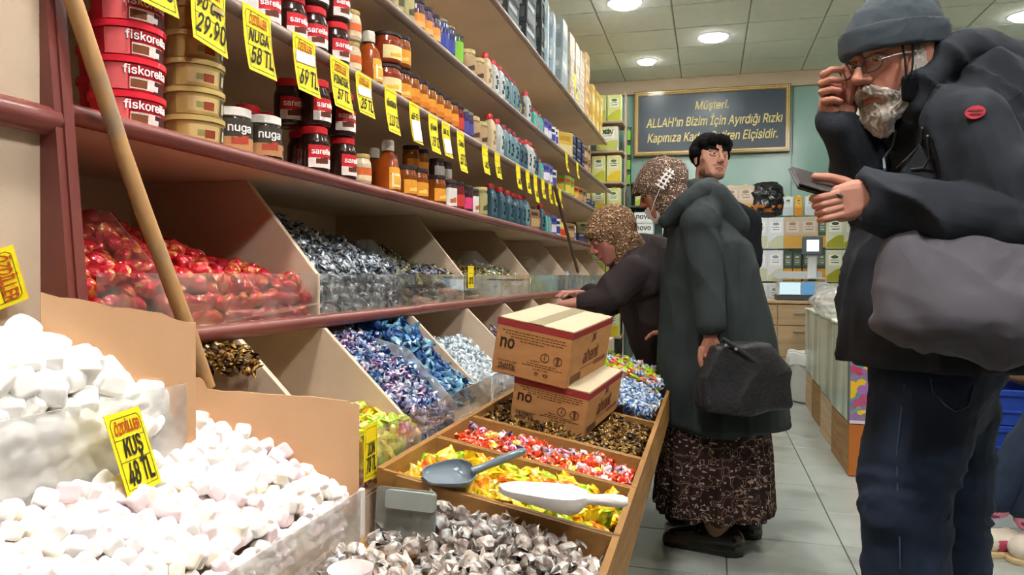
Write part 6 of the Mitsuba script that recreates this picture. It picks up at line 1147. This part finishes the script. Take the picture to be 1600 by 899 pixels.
for p0 in (ftN, ftF):
    b0_ = V3(p0[0], p0[1], 0); mm = smooth(union(chain([b0_ - F2 * .05 + V3(0, 0, .05), b0_ + F2 * .06 + V3(0, 0, .045), b0_ + F2 * .15 + V3(0, 0, .03)], (.05, .046, .032))), .01, 4); mm = to_tm(to_mf(mm).trim_by_plane([0, 0, 1], .001)); obj('shoe', M().add(mm.vertices, mm.faces, '#1a1a1c'), 'vc', t)
    mm = smooth(bone(b0_ + V3(0, 0, .08), V3(pl2[0], pl2[1], .4) * .5 + (b0_ + V3(0, 0, .4)) * .5, .05, .07), .015, 3); obj('trouser_leg', M().add(mm.vertices, mm.faces, '#201d1f'), 'vc_matt', t)

# --- the young man looking round
t = thing('person', 'young man with black hair and short beard in a black t-shirt, looking at the camera', 'person')
F3 = V3(.52, -.854, 0); L3_ = V3(-F3[1], F3[0], 0); R3_ = np.stack([-L3_, F3, [0, 0, 1]], 1); Ry_ = frame(F3, math.radians(-2), math.radians(-3)); oy = J(1109, 250, 3.55); YH = (Ry_, oy, .98)
sc3 = J(1113, 335, 3.58); sL, sR = sc3 + L3_ * .19 - V3(0, 0, .03), sc3 - L3_ * .19 - V3(0, 0, .03); pl3 = sc3 - V3(0, 0, .5)
eL, wL = sL + V3(0, 0, -.28) + F3 * .03, sL + V3(0, 0, -.50) + F3 * .12; eR, wR = sR + V3(0, 0, -.28) + F3 * .03, sR + V3(0, 0, -.50) + F3 * .12
gL, gR = V3(*(pl3 + L3_ * .1)[:2], .07), V3(*(pl3 - L3_ * .1)[:2], .07)
core = smooth(union([hull(blob(sc3, (.16, .09, .05), R3_), blob(pl3, (.15, .11, .1), R3_)), *chain([sL, eL, wL], (.055, .045, .027)), *chain([sR, eR, wR], (.055, .045, .027)), *chain([pl3 + L3_ * .08, (pl3 + L3_ * .08 + gL) / 2, gL], (.09, .06, .042)), *chain([pl3 - L3_ * .08, (pl3 - L3_ * .08 + gR) / 2, gR], (.09, .06, .042)), bone(Ry_ @ V3(0, -.035, -.12) + oy, sc3, .056, .065)]), .02, 6)
body(t, [to_mf(core), head_mf(Ry_, oy, .98), simple_hand(wL, V3(0, 0, -1), F3), simple_hand(wR, V3(0, 0, -1), F3)], [YH], '#b98a76', beard='#241c1a'); eyes(t, Ry_, oy, .98, '#1c120c'); brows(t, Ry_, oy, .98, '#171312', .0052)
hm_ = union([blob((0, -.018, .045), (.088, .106, .092)), *[blob((x, y, z), (.03, .03, .028)) for x, y, z in ((-.06, .05, .075), (-.03, .075, .085), (.0, .085, .085), (.035, .075, .08), (.062, .045, .07), (-.08, .0, .03), (.08, .0, .03), (-.05, .055, .06), (-.065, .03, .06))]]) - hull(blob((0, .12, -.01), (.060, .07, .06)), blob((0, .1, -.09), (.075, .09, .06))) - blob((0, .02, -.13), (.12, .14, .10))
ht = wrinkled(smooth(hm_, .006, 8), .004, 60, 81, (1, 1, .4)); scene[t + '__hair'] = M().add((ht.vertices * .98) @ Ry_.T + oy, ht.faces, '#131214').ply('vc_matt')
nt = hull(ball(Ry_ @ V3(0, .02, -.14) + oy, .058), ball(Ry_ @ V3(0, .1, -.19) + oy, .03), ball(Ry_ @ V3(0, 0, -.1) + oy, .058))
cloth(t, 't_shirt', [hull(blob(sc3 - V3(0, 0, .02), (.17, .10, .05), R3_), blob(sc3 - V3(0, 0, .25), (.175, .125, .08), R3_)), hull(blob(sc3 - V3(0, 0, .25), (.175, .125, .08), R3_), blob(pl3, (.17, .13, .1), R3_)), hull(ball(sL, .072), ball(sR, .072), ball(sc3 + V3(0, 0, .035), .075))] + chain([sL, sL * .3 + eL * .7], (.072, .068)) + chain([sR, sR * .3 + eR * .7], (.072, .068)), .012, 'vc_matt', col='#1a1d22', amp=.008, f=9, seed=83, cut=[((0, 0, 1), pl3[2] - .05)], sub=[nt])
cloth(t, 'trousers', [hull(blob(pl3, (.16, .12, .08), R3_), ball(pl3 + L3_ * .08 - V3(0, 0, .1), .1), ball(pl3 - L3_ * .08 - V3(0, 0, .1), .1))] + chain([pl3 + L3_ * .08 - V3(0, 0, .1), gL + V3(0, 0, .02)], (.1, .07)) + chain([pl3 - L3_ * .08 - V3(0, 0, .1), gR + V3(0, 0, .02)], (.1, .07)), .016, 'vc_matt', col='#20242c', amp=.008, f=9, seed=85)
for g0 in (gL, gR): b0_ = V3(g0[0], g0[1], 0); mm = smooth(union(chain([b0_ - F3 * .05 + V3(0, 0, .05), b0_ + F3 * .06 + V3(0, 0, .045), b0_ + F3 * .16 + V3(0, 0, .034)], (.05, .047, .034))), .01, 4); mm = to_tm(to_mf(mm).trim_by_plane([0, 0, 1], .001)); obj('shoe', M().add(mm.vertices, mm.faces, '#202020'), 'vc', t)

# --- the seated person at the right edge: only the shins and trainers are in view
t = thing('person', 'person seated at the right edge, seen by dark trousers, pink socks and white trainers', 'person')
F4 = V3(-.45, -.89, 0); F4 /= np.linalg.norm(F4); L4 = V3(-F4[1], F4[0], 0); R4 = np.stack([-L4, F4, [0, 0, 1]], 1)
pl4 = J(1765, 610, 3.05); nA, nB = J(1668, 612, 2.78), J(1722, 618, 2.62); aA4, aB4 = J(1556, 792, 2.84), J(1606, 812, 2.80); sc4 = pl4 + V3(0, .02, .48); o4 = sc4 + V3(-.02, -.02, .27); R4h = frame(F4, .1)
sA, sB = sc4 + L4 * .18 - V3(0, 0, .03), sc4 - L4 * .18 - V3(0, 0, .03); eA, eB = sA + V3(-.02, -.02, -.27), sB + V3(-.02, -.02, -.27); wA, wB = nA * .35 + pl4 * .65 + V3(0, 0, .13), nB * .35 + pl4 * .65 + V3(0, 0, .13)
core = smooth(union([hull(blob(sc4, (.15, .09, .05), R4), blob(pl4, (.15, .11, .1), R4)), *chain([sA, eA, wA], (.05, .042, .026)), *chain([sB, eB, wB], (.05, .042, .026)), *chain([pl4 - L4 * .09, nA, aA4], (.085, .055, .038)), *chain([pl4 + L4 * .09, nB, aB4], (.085, .055, .038)), bone(R4h @ V3(0, -.03, -.12) + o4, sc4, .054, .065)]), .02, 6)
body(t, [to_mf(core), head_mf(R4h, o4, .95), simple_hand(wA, F4 - V3(0, 0, .2), V3(0, 0, 1)), simple_hand(wB, F4 - V3(0, 0, .2), V3(0, 0, 1))], [(R4h, o4, .95)], '#bb8d79'); eyes(t, R4h, o4, .95); brows(t, R4h, o4, .95, '#2a201c')
hm_ = blob((0, -.02, .045), (.09, .108, .094)) - hull(blob((0, .12, -.01), (.060, .07, .06)), blob((0, .1, -.09), (.075, .09, .06))) - blob((0, .04, -.16), (.12, .12, .10)); ht = smooth(hm_, .01, 4); scene[t + '__hair'] = M().add((ht.vertices * .95) @ R4h.T + o4, ht.faces, '#2a1e18').ply('vc_matt')
cloth(t, 'pullover', [hull(blob(sc4, (.17, .1, .06), R4), blob(pl4 + V3(0, 0, .05), (.165, .13, .1), R4))] + chain([sA, eA, wA], (.07, .06, .045)) + chain([sB, eB, wB], (.07, .06, .045)), .016, 'vc_matt', col='#3a3440', amp=.01, f=8, seed=91)
cloth(t, 'trousers', [hull(ball(pl4 - L4 * .09, .11), ball(pl4 + L4 * .09, .11))] + chain([pl4 - L4 * .09, nA, aA4 + V3(0, 0, .05)], (.11, .088, .068)) + chain([pl4 + L4 * .09, nB, aB4 + V3(0, 0, .06)], (.11, .088, .068)), .013, 'denim', amp=.01, f=9, seed=93)
for p0, tx, ty in ((aA4, 1592, 868), (aB4, 1650, 850)):
    hp = V3(p0[0], p0[1], 0); tp = at(tx, ty, Z=0); D = tp - hp; D /= np.linalg.norm(D); S_ = np.cross([0, 0, 1], D); Ls = .27; h0 = hp - D * .06
    mm = smooth(union(chain([h0 + V3(0, 0, .055), h0 + D * .1 + V3(0, 0, .058), h0 + D * .18 + V3(0, 0, .04), h0 + D * (Ls - .03) + V3(0, 0, .034)], (.044, .044, .040, .032))), .006, 4); mm = to_tm(to_mf(mm).trim_by_plane([0, 0, 1], .012)); q = np.array(mm.vertices); al = (q - h0) @ D; sd = (q - h0) @ S_
    cc = np.where(((np.abs(al - .07) < .022) & (q[:, 2] < .07) | (np.abs(al - .14) < .014) & (q[:, 2] < .05))[:, None] & (sd > -.6)[:, None], lin('#b8486c'), lin('#dcd6c8')); sk = obj('trainer', M().add(q, mm.faces, cc), 'vc', t)
    mm = smooth(union(chain([h0 + V3(0, 0, .012), h0 + D * .1 + V3(0, 0, .012), h0 + D * (Ls - .02) + V3(0, 0, .012)], (.05, .045, .04))), .008, 3); mm = to_tm(to_mf(mm).trim_by_plane([0, 0, 1], .001).trim_by_plane([0, 0, -1], -.022)); scene[numbered(sk + '__sole')] = M().add(mm.vertices, mm.faces, '#c9b48c').ply('vc')
    lc = M(); [lc.tube([h0 + D * (.10 + .022 * i) + S_ * .022 + V3(0, 0, .098 - .009 * i), h0 + D * (.108 + .022 * i) + V3(0, 0, .104 - .009 * i), h0 + D * (.116 + .022 * i) - S_ * .022 + V3(0, 0, .096 - .009 * i)], .003, '#e8e0c0', 6) for i in range(4)]; scene[numbered(sk + '__laces')] = lc.ply('vc')
    mm = wrinkled(smooth(bone(p0 + V3(0, 0, .0), p0 + V3(0, 0, .075), .046, .05), .006, 3), .004, 60, 7); v = np.array(mm.vertices); obj('sock', M().add(v, mm.faces, np.where((meshkit.noise(v * 70, 5) > .55)[:, None], lin('#8a3c5a'), lin('#d890a4'))), 'vc_matt', t)
sk = thing('stool', 'low wooden stool under the seated person at the right edge', 'stool'); sp = pl4 - V3(0, 0, .115)
obj('seat', M().box((-.2, -.2, -.04), (.2, .2, 0), '#8a6a48', t=sp, bevel=.008), 'vc', sk)
for a in (-1, 1):
    for b in (-1, 1): obj('leg', M().box((a * .16 - .02, b * .16 - .02, -sp[2]), (a * .16 + .02, b * .16 + .02, -.04), '#7a5c3e', t=sp, bevel=.004), 'vc', sk)
